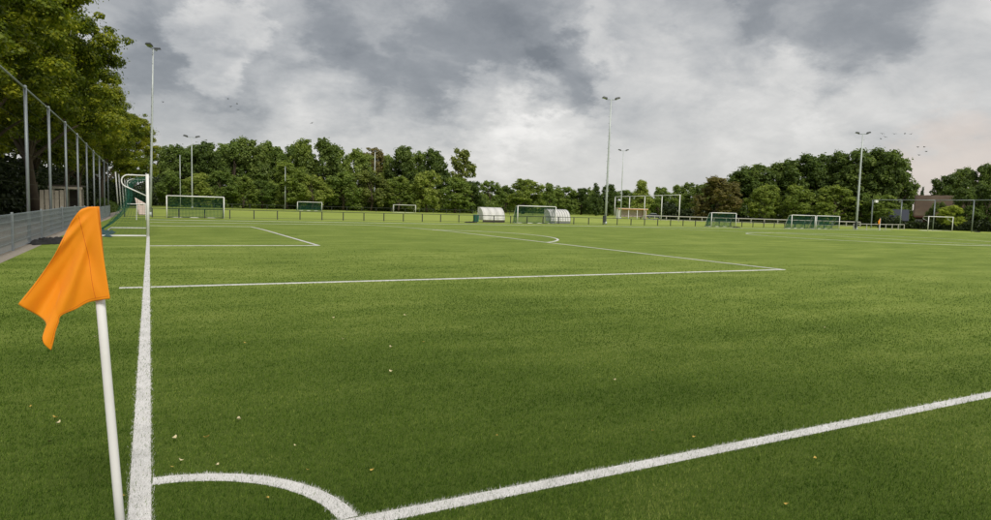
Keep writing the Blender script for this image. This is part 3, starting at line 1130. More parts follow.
rail_fence('rail_fence', [(-2, 67.2), (30, 67.5), (60, 67.0), (97, 66.5)], 0.88, 'low dark rail fence along the far side of the pitch', M['rail'], 0.045, 0.032)
rail_fence('rail_fence', [(8, 138), (45, 139.8), (90, 141)], 0.95, 'thin distant dark rail fence before the round trees of the wood', M['rail'], 0.04, 0.03, sp=3.5)
rail_fence('timber_fence', [(98, 112), (114, 96), (130, 82)], 0.95, 'pale weathered timber fence at the foot of the far trees', M['greyrail'], 0.07, 0.10, sp=2.6)
rail_fence('white_barrier', [(98.6, 62.5), (106, 63), (118, 66)], 0.9, 'low white barrier running from the far mast to the ball fence', M['greyrail'], 0.05, 0.05, sp=3.0)


# ------------------------------------------------------------------ dugouts
def dugout(x0, x1, y, label, ribs, dark):
    root = tag(empty('dugout', ((x0 + x1) / 2, y, ZF)), label, 'dugout', 'arched dugouts')
    L, H, D = x1 - x0, 1.86, 1.5
    prof = []
    for k in range(15):
        t = math.pi / 2 * k / 14
        prof.append((D - D * math.cos(t) ** 0.9 if k < 14 else D, 0.28 + (H - 0.28) * math.sin(t) ** 0.85))
    n = 8 if ribs else 3
    for i in range(n):                                   # one curved panel between each two ribs
        b = MB()
        xa, xb = -L / 2 + L * i / n + 0.002, -L / 2 + L * (i + 1) / n - 0.002
        for k in range(14):
            (ya, za), (yb, zb) = prof[k], prof[k + 1]
            b.quad((xa, ya, za), (xb, ya, za), (xb, yb, zb), (xa, yb, zb))
        o = b.build('panel', M['poly'], root, smooth=True)
        s = o.modifiers.new('sheet', 'SOLIDIFY')
        s.thickness = 0.012
    for i in range(n + 1):
        x = -L / 2 + L * i / n
        MB().tube([(x, p[0] - 0.012, p[1] + 0.01) for p in prof], 0.018 if ribs else 0.008, 6).build('rib', M['galv'] if ribs else M['white'], root, smooth=True)
    for s in (-1, 1):
        b = MB()
        poly = [(0.0, 0.28)] + [(p[0], p[1]) for p in prof] + [(D * 0.8, 0.28)]
        b.prism([(p[0] + 0.02, p[1] - 0.02) for p in poly[1:]] + [(D * 0.75, 0.28)], 'x', s * (L / 2 - 0.03) - 0.006, s * (L / 2 - 0.03) + 0.006)
        b.build('end_panel', M['poly'], root)
        MB().tube([(s * L / 2, D, 0), (s * L / 2, D, H)], 0.035, 8).build('front_post', M['white'], root)
    MB().box((0, 0.03, 0.15), (L, 0.06, 0.24)).build('skirt_board', dark, root)
    MB().box((0, 0.75, 0.45), (L - 0.2, 0.4, 0.05)).build('bench_seat', M['wood'], root, bevel=0.01)
    for s in (-1, 1):
        MB().box((s * (L / 2 - 0.4), 0.75, 0.21), (0.06, 0.3, 0.42)).build('bench_leg', M['galv'], root)
    return root


dugout(36.1, 39.1, 68.6, 'arched white dugout with plain cream roof beside the green bin', False, M['darkwood'])
dugout(45.8, 48.9, 68.6, 'arched white dugout with ribbed panels next to the tall mast', True, M['grey'])
gb = tag(empty('green_bin', (35.45, 69.3, ZF)), 'green plastic bin beside the plain dugout', 'bin')
MB().box((0, 0, 0.45), (0.5, 0.5, 0.82), taper=1.1).build('body', M['greenbox'], gb, bevel=0.03)
MB().box((0, 0, 0.9), (0.6, 0.6, 0.08), taper=0.85).build('lid', M['greenbox'], gb, bevel=0.02)
for s in (-1, 1):
    MB().tube([(s * 0.2 - 0.04, 0.3, 0.1), (s * 0.2 + 0.04, 0.3, 0.1)], 0.1, 12).build('wheel', M['tyre'], gb)


def sand_bag(loc, label, rz):
    o = heap('ballast_bag', (0, 0, 0), 1.5, 0.6, 0.22, M['black'], int(abs(loc[0]) * 7), 16, 0.25)
    o.location = loc
    o.rotation_euler = (0, 0, rz)
    return tag(o, label, 'bag')


sand_bag((33.4, 66.4, ZF + .006), 'small dark bag lying on the grass before the plain dugout', 0.1)
sand_bag((72.6, 62.5, ZF + .006), 'small dark bag on the turf under the lone youth goal', 0.2)
sand_bag((121.5, 56.0, float(gz(56.0)) + .006), 'small dark bag on the grass below the ball fence by the house', 0.0)

# ------------------------------------------------------------------ shelter, car, far corner flag, sign
sh = tag(empty('shelter', (99.3, 117.6, ZF), rad(-12)), 'pale open-fronted shelter with flat roof and orange end inside the ball fence frame', 'shelter')
MB().box((0, 0.2, 2.42), (7.6, 1.9, 0.16)).build('roof', M['pinkboard'], sh, bevel=0.02)
MB().box((0, -0.72, 2.30), (7.64, 0.08, 0.18)).build('fascia', M['orangeboard'], sh)
for k in range(9):
    MB().box((0.0, 0.9 - 0.01 * (k % 2), 0.62 + k * 0.19), (7.0, 0.04, 0.178)).build('wall_board', M['pinkboard'], sh)
for s in (-1, 1):
    MB().box((s * 3.55, 0.2, 1.16), (0.07, 1.4, 2.3)).build('end_panel', M['orangeboard'] if s > 0 else M['white'], sh)
for x in (-3.4, -1.1, 1.1, 3.3):
    MB().box((x, -0.55, 1.16), (0.12, 0.12, 2.32)).build('post', M['white'], sh)
MB().box((0, 0.45, 0.45), (6.6, 0.45, 0.06)).build('bench_seat', M['darkwood'], sh)
for s in (-1, 1):
    MB().box((s * 2.6, 0.45, 0.21), (0.08, 0.4, 0.42)).build('bench_leg', M['darkwood'], sh)


def car():
    root = tag(empty('parked_car', (120.6, 134.0, ZF), rad(-38)), 'dark blue car with pale roof parked behind the ball fence frame', 'car')
    low = [(-2.1, 0.30), (2.1, 0.30), (2.15, 0.62), (2.02, 0.80), (1.15, 0.92), (-1.75, 0.95), (-2.12, 0.82), (-2.15, 0.5)]
    MB().prism(low, 'y', -0.86, 0.86).build('body', M['carblue'], root, bevel=0.05)
    cab = [(1.1, 0.91), (0.42, 1.34), (-1.0, 1.36), (-1.72, 0.94)]
    MB().prism(cab, 'y', -0.74, 0.74).build('window_glass', M['glass'], root, bevel=0.03)
    roof = [(0.46, 1.33), (0.40, 1.42), (-0.95, 1.44), (-1.06, 1.35)]
    MB().prism(roof, 'y', -0.72, 0.72).build('roof', M['carroof'], root, bevel=0.03)
    for s in (-1, 1):
        for x in (-0.3,):
            MB().box((x, s * 0.735, 1.13), (0.09, 0.03, 0.42)).build('door_pillar', M['carblue'], root)
        MB().box((2.06, s * 0.62, 0.68), (0.14, 0.34, 0.13)).build('headlight', M['lampglass'], root, bevel=0.02)
    for x in (-1.3, 1.35):
        for s in (-1, 1):
            w = MB().tube([(x, s * 0.70, 0.32), (x, s * 0.89, 0.32)], 0.32, 18).build('wheel', M['tyre'], root, smooth=False)
            MB().tube([(x, s * 0.885, 0.32), (x, s * 0.90, 0.32)], 0.19, 14).build('rim', M['galv'], w)


car()

ff = tag(empty('corner_flag', (101.4, 60.0, float(gz(60)))), 'small distant orange corner flag by the far mast', 'corner flag')
MB().tube([(0, 0, 0), (0, 0, 1.9)], 0.035, 8).build('pole', M['white'], ff)
bq = MB()
for i in range(6):
    for j in range(7):
        u, v = i / 5, j / 6
        bq.v.append((0.03 - 0.62 * u * (1 - 0.25 * v), 0.06 * math.sin(u * 6 + v), 1.88 - 0.75 * v - 0.42 * u * (1 - 0.4 * v)))
for i in range(5):
    for j in range(6):
        k = i * 7 + j
        bq.f.append((k, k + 7, k + 8, k + 1))
fo = bq.build('flag', FLAG_MAT, ff, smooth=True)
fo.modifiers.new('cloth', 'SOLIDIFY').thickness = 0.004

sg = tag(empty('lamp_post', (121.2, 74.0, ZF)), 'slim post with a small white lamp box before the big dark trees', 'lamp post')
MB().tube([(0, 0, 0), (0, 0, 5.0)], 0.05, 8).build('post', M['galv'], sg)
MB().box((0.62, -0.2, 5.05), (0.75, 0.35, 0.5)).build('lamp_box', M['signwhite'], sg, bevel=0.05)
MB().tube([(0, 0, 4.95), (0.5, -0.15, 5.0)], 0.03, 6).build('arm', M['galv'], sg)

# white folded frame with a pink-white cloth behind the near goal
fr = tag(empty('cloth_stand', (-0.55, 58.5, float(gz(58.5)))), 'white stand hung with pinkish white cloth behind the near goal', 'stand')
for s in (-1, 1):
    MB().tube([(s * 0.35, 0, 0), (s * 0.30, 0, 1.35)], 0.03, 8).build('leg', M['white'], fr)
MB().tube([(-1.0, 0, 1.30), (0.35, 0, 1.33)], 0.03, 8).build('rail', M['white'], fr)
cl = MB()
for i in range(13):
    for j in range(13):
        u, v = i / 12, j / 12
        cl.v.append((-0.45 + 0.9 * u * (1 - 0.4 * v) + 0.25 * v, 0.05 + 0.06 * math.sin(u * 14 + v * 2), 1.85 - 1.45 * v - 0.55 * u * (1 - v)))
for i in range(12):
    for j in range(12):
        k = i * 13 + j
        cl.f.append((k, k + 13, k + 14, k + 1))
co = cl.build('cloth', M['pinkcloth'], fr, smooth=True)
co.modifiers.new('cloth', 'SOLIDIFY').thickness = 0.01

# slatted screen and timber shelter behind the fence on the left
sc_ = tag(empty('board_screen', (-5.35, 46.4, float(gz(46.4)))), 'weathered grey board screen under the trees behind the wire fence', 'screen')
for k in range(5):
    MB().box((-0.52 + k * 0.26, 0.02 * (k % 3), 1.02 + 0.03 * ((k * 7) % 3)), (0.215, 0.04, 1.95)).build('board', M['wood'], sc_)
for z in (0.5, 1.8):
    MB().box((0, 0.09, z), (1.3, 0.05, 0.10)).build('batten', M['darkwood'], sc_)
ts = tag(empty('timber_shelter', (-5.3, 54.5, float(gz(54.5)))), 'dark timber frame shelter with a pale lintel under the trees', 'shelter')
for x in (-0.9, 0.0, 0.9):
    for y in (-0.9, 0.9):
        MB().box((x, y, 1.15), (0.15, 0.15, 2.3)).build('post', M['wood'], ts)
MB().box((0, -0.95, 2.38), (2.1, 0.12, 0.18)).build('lintel', M['wood'], ts)
MB().box((0, 0, 2.52), (2.2, 2.1, 0.10)).build('roof', M['darkwood'], ts)
for k in range(8):
    MB().box((0, 0.95, 0.25 + k * 0.26), (1.8, 0.04, 0.24)).build('wall_board', M['darkwood'], ts)

# ------------------------------------------------------------------ farm buildings
HOUSE_LOC = (146.5, 74.6, ZF)


def house():
    root = tag(empty('farmhouse', HOUSE_LOC, rad(-61)), 'low farmhouse with a steep brown thatched roof behind the ball fence', 'house')
    L, D, HE, HR = 10.0, 8.6, 2.6, 7.0
    MB().prism([(-D / 2, 0), (D / 2, 0), (D / 2, HE + .4), (0, HR - 0.5), (-D / 2, HE + .4)], 'x', -L / 2, L / 2).build('wall', M['brick'], root)
    for s in (-1, 1):
        sl = MB()
        nx, ny = 26, 14
        for j in range(ny + 1):
            for i in range(nx + 1):
                t = j / ny
                x = -L / 2 - 0.5 + (L + 1.0) * i / nx
                y = s * (D / 2 + 0.9) * (1 - t)
                z = HE + (HR - HE) * t + 0.12 * math.sin(t * 3.1) + 0.05 * math.sin(i * 1.7 + j) * math.sin(j * 1.3)
                sl.v.append((x, y, z))
        for j in range(ny):
            for i in range(nx):
                k = j * (nx + 1) + i
                q = (k, k + 1, k + nx + 2, k + nx + 1)
                sl.f.append(q if s < 0 else q[::-1])
        o = sl.build('roof_slope', M['thatch'], root, smooth=True)
        so = o.modifiers.new('thick', 'SOLIDIFY')
        so.thickness = 0.35
        MB().box((0, s * (D / 2 + 0.85), HE - 0.16), (L + 0.6, 0.10, 0.22)).build('eave_board', M['fascia'], root)
    for x in (-4.4, -1.6, 1.6, 4.4):
        w = MB().box((x, -D / 2 - 0.03, 1.25), (1.3, 0.08, 1.2)).build('window', M['white'], root)
        for dx in (-0.31, 0.31):
            MB().box((x + dx, -D / 2 - 0.075, 1.25), (0.54, 0.02, 1.02)).build('pane', M['glass'], w)


house()


def barn():
    root = tag(empty('barn', (138.6, 79.4, ZF), rad(-58)), 'small dark barn with a blue-grey roof next to the thatched house', 'barn')
    L, D, HE, HR = 3.0, 3.6, 1.7, 3.7
    MB().prism([(-D / 2, 0), (D / 2, 0), (D / 2, HE), (0, HR - 0.15), (-D / 2, HE)], 'x', -L / 2, L / 2).build('wall', M['darkwood'], root)
    for s in (-1, 1):
        MB().prism([(0, HR), (s * (D / 2 + 0.4), HE - 0.25), (s * (D / 2 + 0.4), HE - 0.13), (0, HR + 0.13)], 'x', -L / 2 - 0.3, L / 2 + 0.3).build('roof_slope', M['slate'], root)
    MB().box((-0.4, -D / 2 - 0.03, 0.72), (1.2, 0.06, 1.4)).build('door', M['fascia'], root)


barn()

# ------------------------------------------------------------------ trees
def leaf_quads(c, nrm, size, g, aspect=0.62):
    """leaf-sized quads at c with normals nrm"""
    n = len(c)
    t = g.normal(size=(n, 3))
    t -= nrm * (t * nrm).sum(1, keepdims=True)
    t /= np.linalg.norm(t, axis=1, keepdims=True) + 1e-9
    b = np.cross(nrm, t)
    s = size[:, None] * 0.5
    fold = nrm * s * 0.25
    v = np.zeros((n, 4, 3), np.float32)
    v[:, 0] = c - t * s
    v[:, 1] = c + b * s * aspect + fold
    v[:, 2] = c + t * s
    v[:, 3] = c - b * s * aspect + fold
    return v


def crown(name, g, H, z0, R, nclump, nleaf, leaf, profile, mat, parent, clump=(0.16, 0.30), up=0.45, boughs=12, loose_part=0.3, flat=0.95):
    """clumps of leaves spread through the crown's volume; profile(t) = relative radius at relative height t"""
    nb = boughs
    bt = (np.arange(nb) + 0.5 * g.random(nb)) / nb
    ba = np.arange(nb) * 2.4 + g.normal(0, 0.4, nb)
    bp = np.array([profile(t) for t in bt])
    br = R * (0.30 + 0.22 * g.random(nb)) * (0.55 + 0.5 * bp)
    bd = np.maximum(0, R * bp * (0.95 + 0.2 * g.random(nb)) - br * 0.9)
    bx, by = bd * np.cos(ba), bd * np.sin(ba)
    bz = z0 + (H - z0) * (0.06 + 0.94 * bt)
    ib = g.choice(nb, nclump, p=br ** 2 / (br ** 2).sum())
    dd = g.normal(size=(nclump, 3))
    dd /= np.linalg.norm(dd, axis=1, keepdims=True)
    uu = (0.35 + 0.65 * g.random(nclump) ** 0.5) * br[ib]
    vs_ = min(1.3, (H - z0) / (2.2 * R))
    cx, cy, cz = bx[ib] + dd[:, 0] * uu, by[ib] + dd[:, 1] * uu, bz[ib] + dd[:, 2] * uu * vs_
    cr = R * (clump[0] + (clump[1] - clump[0]) * g.random(nclump) ** 1.5)
    cz = np.clip(cz, z0 * 0.8 + cr * 0.5, H * (0.94 + 0.09 * g.random(nclump)) - cr * 0.6)
    wgt = cr ** 2
    idx = g.choice(nclump, nleaf, p=wgt / wgt.sum())
    d = g.normal(size=(nleaf, 3))
    d[:, 2] = d[:, 2] + 0.15
    d /= np.linalg.norm(d, axis=1, keepdims=True)
    rad_ = cr[idx] * (0.45 + 0.60 * g.random(nleaf) ** 0.5)
    loose = g.random(nleaf) < loose_part
    rad_ = np.where(loose, rad_ * (1.1 + 0.75 * g.random(nleaf)), rad_)
    c = np.stack([cx[idx], cy[idx], cz[idx]], 1) + d * rad_[:, None] * np.array([1, 1, flat])
    nrm = d * 0.9 + np.array([0, 0, up]) + g.normal(size=(nleaf, 3)) * 0.45
    nrm /= np.linalg.norm(nrm, axis=1, keepdims=True)
    size = leaf * (0.6 + 0.8 * g.random(nleaf))
    v = leaf_quads(c, nrm, size, g)
    crnd = g.random(nclump)
    rnd = 0.55 * g.random(nleaf) + 0.45 * crnd[idx]
    return mesh_np(name, v.reshape(-1, 3), None, mat, parent, {'rnd': rnd}, 4), (cx, cy, cz)


def trunk(name, g, H, r, clumps, parent, nlimb=9, mat=None):
    b = MB()
    bend = [(g.normal() * 0.03 * H, g.normal() * 0.03 * H) for _ in range(4)]
    top = H * 0.78
    ax = []
    for k in range(7):
        t = k / 6
        ax.append(Vector((np.interp(t, [0, .33, .66, 1], [0] + [q[0] for q in bend[:3]]), np.interp(t, [0, .33, .66, 1], [0] + [q[1] for q in bend[:3]]), t * top)))
    b.tube(ax, [r * (1.35 if k == 0 else 1 - 0.8 * k / 6) for k in range(7)], 9)
    cx, cy, cz = clumps
    order = g.permutation(len(cx))[:nlimb]
    for i in order:
        e = Vector((cx[i], cy[i], cz[i]))
        t = min(0.9, max(0.28, (e.z / H) * 0.62))
        s = Vector((np.interp(t, [0, .33, .66, 1], [0] + [q[0] for q in bend[:3]]), np.interp(t, [0, .33, .66, 1], [0] + [q[1] for q in bend[:3]]), t * top))
        mid = s.lerp(e, 0.5) + Vector((g.normal() * .04 * H, g.normal() * .04 * H, 0.03 * H))
        r1 = r * (1 - 0.75 * t) * 0.6
        b.tube([s, mid, e], [r1, r1 * 0.6, r1 * 0.18], 6, cap=False)
    return b.build(name, mat or M['bark'], parent, smooth=True)


def p_round(t):
    return max(0.08, math.sin(math.pi * (0.20 + 0.76 * t)) ** 0.62)


def p_oak(t):
    return max(0.1, (1 - abs(2 * t - 0.86) ** 2.6) ** 0.5 if abs(2 * t - 0.86) < 1 else 0.15)


def p_tall(t):
    return max(0.12, (math.sin(math.pi * (0.12 + 0.84 * t))) ** 0.8)


def p_cone(t):
    return max(0.06, (1 - t) ** 0.75 * min(1, 0.55 + t * 3))


def p_scrag(t):
    return max(0.12, 0.85 - 0.55 * t + 0.28 * math.sin(t * 14))


PROF = [p_oak, p_round, p_tall, p_cone, p_scrag]
# master trees, height 1 unit = 10 m, crown radius 3 m; copies share their meshes and are scaled to size
MASTER = {}


def master(shape, seed, kind):
    key = (shape, seed, kind)
    if key in MASTER:
        return MASTER[key]
    g = np.random.default_rng(100 + shape * 17 + seed)
    root = empty('tree')
    H, R = 10.0, 3.0
    z0 = [1.0, 0.9, 1.0, 0.6, 1.2][shape]
    nl = [15000, 13000, 15000, 9000, 9000][shape]
    nc = [270, 240, 280, 200, 150][shape]
    cr, cl_ = crown('crown', g, H, z0, R, nc, nl, 0.33, PROF[shape], LEAF[kind], root, clump=(0.06, 0.19) if shape != 4 else (0.06, 0.16), boughs=[13, 12, 14, 16, 9][shape])
    tr = trunk('trunk', g, H, 0.20, cl_, root, 10)
    MASTER[key] = [root, False]
    return MASTER[key]


ORD = ['first', 'second', 'third', 'fourth', 'fifth', 'sixth', 'seventh', 'eighth', 'ninth', 'tenth', 'eleventh', 'twelfth', 'thirteenth', 'fourteenth', 'fifteenth', 'sixteenth', 'seventeenth', 'eighteenth', 'nineteenth', 'twentieth']


def tree(x, y, h, r, kind, shape, seed, label, group, name='tree'):
    mst = master(shape, seed, kind)
    if not mst[1]:
        mst[1] = True
        o = mst[0]
    else:
        o = copy_tree(mst[0])
    o.name = name
    o.location = (x, y, float(gz(y)) - 0.05)
    o.rotation_euler = (0, 0, random.random() * 6.28)
    k = r / 3.0
    o.scale = (k * random.uniform(0.95, 1.08), k * random.uniform(0.95, 1.08), h / 10.0)
    tag(o, label, 'tree', group)
    return o


KN = ['mid-green', 'dark green', 'pale yellowish green', 'rusty brown-green', 'olive', 'bright yellow-green', 'blackish']
BACK = [(2.2, 168.9, 13.5, 3.0, 1), (6.1, 172.8, 14.0, 3.1, 0), (10.3, 176.6, 14.5, 3.0, 1), (12.6, 170.4, 15.2, 3.2, 1), (16.9, 178.1, 15.6, 3.1, 0), (19.1, 171.8, 16.0, 3.0, 0), (22.6, 173.4, 17.1, 3.6, 1), (27.0, 178.9, 16.8, 3.2, 0), (29.8, 174.4, 15.4, 2.9, 0), (34.1, 179.7, 16.6, 2.7, 0), (36.2, 173.2, 17.6, 2.9, 2), (40.2, 170.3, 17.7, 3.7, 1), (46.4, 177.0, 16.4, 3.0, 0), (49.5, 172.0, 15.8, 3.3, 0), (54.2, 174.8, 16.8, 3.3, 3), (59.4, 177.4, 15.4, 2.6, 0), (62.4, 170.0, 17.3, 3.6, 1), (67.4, 172.4, 16.4, 3.1, 0), (69.8, 167.1, 17.1, 3.4, 1), (76.8, 166.3, 17.5, 4.2, 4)]
for i, (x, y, h, r, k) in enumerate(BACK):
    sh_ = 4 if k == 4 else (2 if i % 3 else 0)
    tree(x, y, h, r * 1.35, k, sh_, i % 2, f'tall {KN[k]} tree, {ORD[i]} from left in the back row of the wood', 'tall trees of the wood', 'tall_tree')
FRONT = [(4.1, 146.8, 7.3, 2.7, 0), (9.3, 146.6, 6.9, 2.9, 2), (13.7, 148.3, 7.8, 3.2, 0), (18.1, 149.8, 6.8, 2.8, 2), (22.3, 151.3, 6.4, 2.7, 0), (27.9, 152.4, 10.5, 3.9, 2), (33.7, 153.3, 8.1, 3.3, 2), (41.6, 155.5, 9.0, 4.1, 0), (48.6, 155.6, 9.9, 4.0, 4), (55.6, 155.4, 8.7, 3.5, 2), (62.4, 152.9, 10.5, 3.6, 2), (69.7, 151.9, 9.0, 4.1, 0), (76.3, 155.5, 8.6, 2.9, 1)]
for i, (x, y, h, r, k) in enumerate(FRONT):
    tree(x, y, h, r * 1.12, k, 1, i % 2, f'rounded {KN[k]} tree, {ORD[i]} from left in the front row of the wood', 'round trees before the wood', 'round_tree')
MID = [(93.9, 179.2, 9.9, 3.4, 0), (107.8, 194.4, 8.8, 3.1, 1), (102.9, 174.2, 10.8, 5.0, 2), (113.5, 176.0, 10.0, 2.9, 0), (124.7, 184.2, 9.3, 3.8, 0), (135.2, 189.1, 9.1, 3.6, 1), (127.6, 170.0, 10.5, 2.6, 1), (134.9, 173.2, 10.2, 2.7, 1), (150.0, 184.3, 9.2, 3.6, 0), (132.3, 153.5, 11.3, 3.4, 2), (152.9, 168.8, 10.2, 3.4, 0), (139.9, 146.7, 10.0, 2.7, 0), (135.9, 136.8, 10.3, 2.8, 1)]
MSH = [1, 1, 1, 3, 1, 1, 3, 2, 1, 3, 1, 3, 1]
order = sorted(range(len(MID)), key=lambda i: MID[i][0] / (MID[i][1] + 3))
for n, i in enumerate(order):
    x, y, h, r, k = MID[i]
    form = {1: 'rounded', 2: 'upright', 3: 'pointed'}[MSH[i]]
    tree(x, y, h, r * 1.25, k, MSH[i], n % 2, f'{form} {KN[k]} low tree, {ORD[n]} from left in the row behind the dugouts', 'low trees behind the dugouts', 'low_tree')
RIGHT = [(125.8, 122.8, 9.3, 2.8, 1), (115.7, 107.4, 10.0, 4.4, 3), (130.4, 115.2, 12.4, 4.0, 1), (136.5, 114.3, 14.2, 4.1, 1), (142.1, 113.8, 14.9, 3.6, 1), (142.9, 109.6, 15.6, 3.3, 1), (146.6, 108.1, 17.0, 3.8, 1), (152.3, 107.2, 17.3, 3.3, 1), (152.7, 103.1, 17.8, 3.5, 1), (153.2, 98.9, 18.1, 3.7, 1), (158.4, 98.2, 18.6, 3.5, 1), (156.8, 93.2, 17.7, 3.9, 1), (154.6, 89.2, 13.7, 2.1, 1)]
for i, (x, y, h, r, k) in enumerate(RIGHT):
    lab = 'broad rusty brown-green tree behind the lone youth goal' if k == 3 else f'big dark tree, {ORD[i]} from left in the dense stand behind the paired goals'
    tree(x, y, h, r * (1.5 if k != 3 else 1.15), k, 0 if k != 3 else 1, i % 2, lab, 'dense stand of dark trees', 'dark_tree')
for (x, y, h, r, k), lab in zip([(122.5, 99.8, 8.4, 3.2, 2), (126.5, 94.9, 8.4, 3.1, 2), (132.7, 89.9, 8.4, 3.9, 2), (137.3, 86.7, 7.0, 2.4, 0), (137.8, 82.2, 6.6, 3.6, 0)],
        ['pale green rounded tree to the left of the paired youth goals', 'pale yellowish tree just behind the first paired youth goal', 'full rounded pale tree behind the second paired youth goal', 'narrow mid-green tree right behind the far pale mast', 'low spreading mid-green tree at the end of the dark stand']):
    tree(x, y, h, r * 1.15, k, 1, 1, lab, 'light trees before the dark stand', 'round_tree')
FR = [((167.7, 86.2, 12.6, 2.9, 1), 0, 'dark tree at the left edge of the clump behind the house'), ((173.7, 85.6, 14.5, 3.6, 1), 0, 'tall dark tree above the thatched roof'), ((172.5, 81.3, 15.0, 3.1, 1), 0, 'tall dark tree to the right of the thatched roof'), ((177.4, 80.4, 15.5, 3.3, 1), 0, 'tallest dark tree at the right edge of the picture'), ((136.6, 70.6, 5.4, 1.5, 1), 1, 'small dark bush in front of the thatched roof'), ((139.0, 66.8, 8.3, 2.6, 1), 1, 'rounded dark tree in front of the house end'), ((143.5, 65.5, 9.0, 3.0, 1), 1, 'rounded dark tree at the right edge before the hedge'), ((133.5, 66.6, 4.7, 1.7, 5), 1, 'bright yellow-green bush before the thatched house'), ((191.7, 105.0, 10.9, 1.1, 6), 3, 'tiny dark conifer tip behind the roof ridge')]
for (x, y, h, r, k), s, lab in FR:
    tree(x, y, h, r * 1.2, k, s, 0, lab, 'trees round the farmhouse', 'garden_tree')


# big roadside trees on the left
def big_tree(x, y, h, r, seed, label, share=None):
    g = np.random.default_rng(900 + seed)
    if share is None:
        root = empty('roadside_tree')
        cr, cl_ = crown('crown', g, 17.0, 5.6, 6.0, 340, 105000, 0.21, p_oak, LEAF_NEAR, root, clump=(0.06, 0.17), up=0.7, boughs=17, loose_part=0.14, flat=0.6)
        trunk('trunk', g, 17.0, 0.34, cl_, root, 22)
    else:
        root = copy_tree(share)
    root.location = (x, y, float(gz(y)) - 0.05)
    root.rotation_euler = (0, 0, g.random() * 6.28)
    root.scale = (r / 6.0, r / 6.0, h / 17.0)
    tag(root, label, 'tree', 'roadside trees')
    return root


BIG = [(-12.0, 21, 16.0, 6.0), (-10.8, 30.5, 14.5, 6.0), (-10.8, 40, 16.5, 6.2), (-10.4, 50, 17.0, 6.2), (-8.0, 61, 21.0, 6.6), (-9.8, 73, 18.5, 6.0), (-8.6, 86, 19.0, 5.8), (-8.5, 100, 18.0, 6.0), (-6.5, 116, 17.5, 5.8), (-4.0, 134, 17.0, 5.6)]
protos = []
for i, (x, y, h, r) in enumerate(BIG):
    near = ['nearest', 'second nearest', 'third nearest', 'fourth nearest', 'fifth nearest', 'sixth nearest', 'seventh nearest', 'eighth nearest', 'second farthest', 'farthest'][i]
    lab = f'{near} of the big leafy roadside trees behind the tall ball fence'
    if i < 3:
        protos.append(big_tree(x, y, h, r, i, lab))
    else:
        big_tree(x, y, h, r, i, lab, protos[i % 3])


# ------------------------------------------------------------------ undergrowth and woods that read as one mass
def mass(name, path, width, hgt, n, leaf, mat, label, seed, z_pow=1.0):
    g = np.random.default_rng(seed)
    P = np.array(path, float)
    seg = np.hypot(*np.diff(P, axis=0).T)
    cum = np.concatenate([[0], np.cumsum(seg)])
    s = g.random(n) * cum[-1]
    i = np.clip(np.searchsorted(cum, s) - 1, 0, len(seg) - 1)
    t = (s - cum[i]) / seg[i]
    base = P[i] * (1 - t[:, None]) + P[i + 1] * t[:, None]
    d = (P[i + 1] - P[i]) / seg[i][:, None]
    off = (g.random(n) - 0.5) * width
    x, y = base[:, 0] - d[:, 1] * off, base[:, 1] + d[:, 0] * off
    top = hgt * (0.72 + 0.18 * np.sin(s * 0.9) + 0.14 * np.sin(s * 0.37 + 1) + 0.10 * np.sin(s * 2.3 + off))
    top *= 1 - 0.35 * (2 * off / width) ** 2
    z = gz(y) + top * g.random(n) ** z_pow
    c = np.stack([x, y, z], 1)
    nrm = g.normal(size=(n, 3)) * 0.7 + np.array([0, 0, 0.5])
    nrm /= np.linalg.norm(nrm, axis=1, keepdims=True)
    v = leaf_quads(c, nrm, leaf * (0.6 + 0.8 * g.random(n)), g, 0.7)
    o = mesh_np(name, v.reshape(-1, 3), None, mat, None, {'rnd': g.random(n)}, 4)
    return tag(o, label, 'undergrowth', kind='stuff')


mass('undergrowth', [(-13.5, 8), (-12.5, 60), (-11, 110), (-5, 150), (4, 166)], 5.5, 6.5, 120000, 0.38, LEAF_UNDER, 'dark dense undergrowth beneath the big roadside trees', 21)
mass('undergrowth', [(0, 163), (50, 163), (90, 170)], 9, 5.0, 26000, 0.7, LEAF[1], 'dark shrub layer along the foot of the wood', 22)
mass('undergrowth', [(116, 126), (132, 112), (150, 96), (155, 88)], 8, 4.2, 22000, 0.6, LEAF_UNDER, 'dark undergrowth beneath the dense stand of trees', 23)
mass('undergrowth', [(100, 212), (150, 205), (185, 170)], 10, 9.8, 60000, 0.8, LEAF[1], 'far dark strip of wood behind the low trees', 24)
mass('undergrowth', [(150, 100), (160, 90), (176, 78), (190, 66)], 5, 5.0, 14000, 0.6, LEAF[1], 'dark shrubs growing behind the farmhouse and barn', 27)
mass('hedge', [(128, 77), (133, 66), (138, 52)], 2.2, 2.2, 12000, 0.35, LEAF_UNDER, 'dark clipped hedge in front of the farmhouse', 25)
mass('hedge', [(-4.6, 82), (-4.2, 96)], 1.6, 1.6, 9000, 0.22, LEAF[1], 'dark low hedge beside the white fence posts beyond the goal', 26)

# ------------------------------------------------------------------ fallen leaves
def leaf_mesh(mat, curl, seed):
    g = random.Random(seed)
    b = MB()
    L, W = 0.032, 0.021
    pts = []
    for i in range(7):
        t = i / 6
        w = W * math.sin(math.pi * (0.06 + 0.9 * t)) ** 0.8 * (1 + 0.15 * math.sin(i * 2.1 + seed))
        z = curl * ((t - 0.5) ** 2 * 0.05) + 0.006
        pts.append(((t - 0.5) * L * 2, w, z))
    for p in pts:
        b.v += [(p[0], -p[1], p[2] + 0.006 * curl), (p[0], 0, p[2]), (p[0], p[1], p[2] + 0.006 * curl)]
    for i in range(6):
        k = i * 3
        b.f += [(k, k + 3, k + 4, k + 1), (k + 1, k + 4, k + 5, k + 2)]
    return b.build('fallen_leaf', mat, smooth=True)


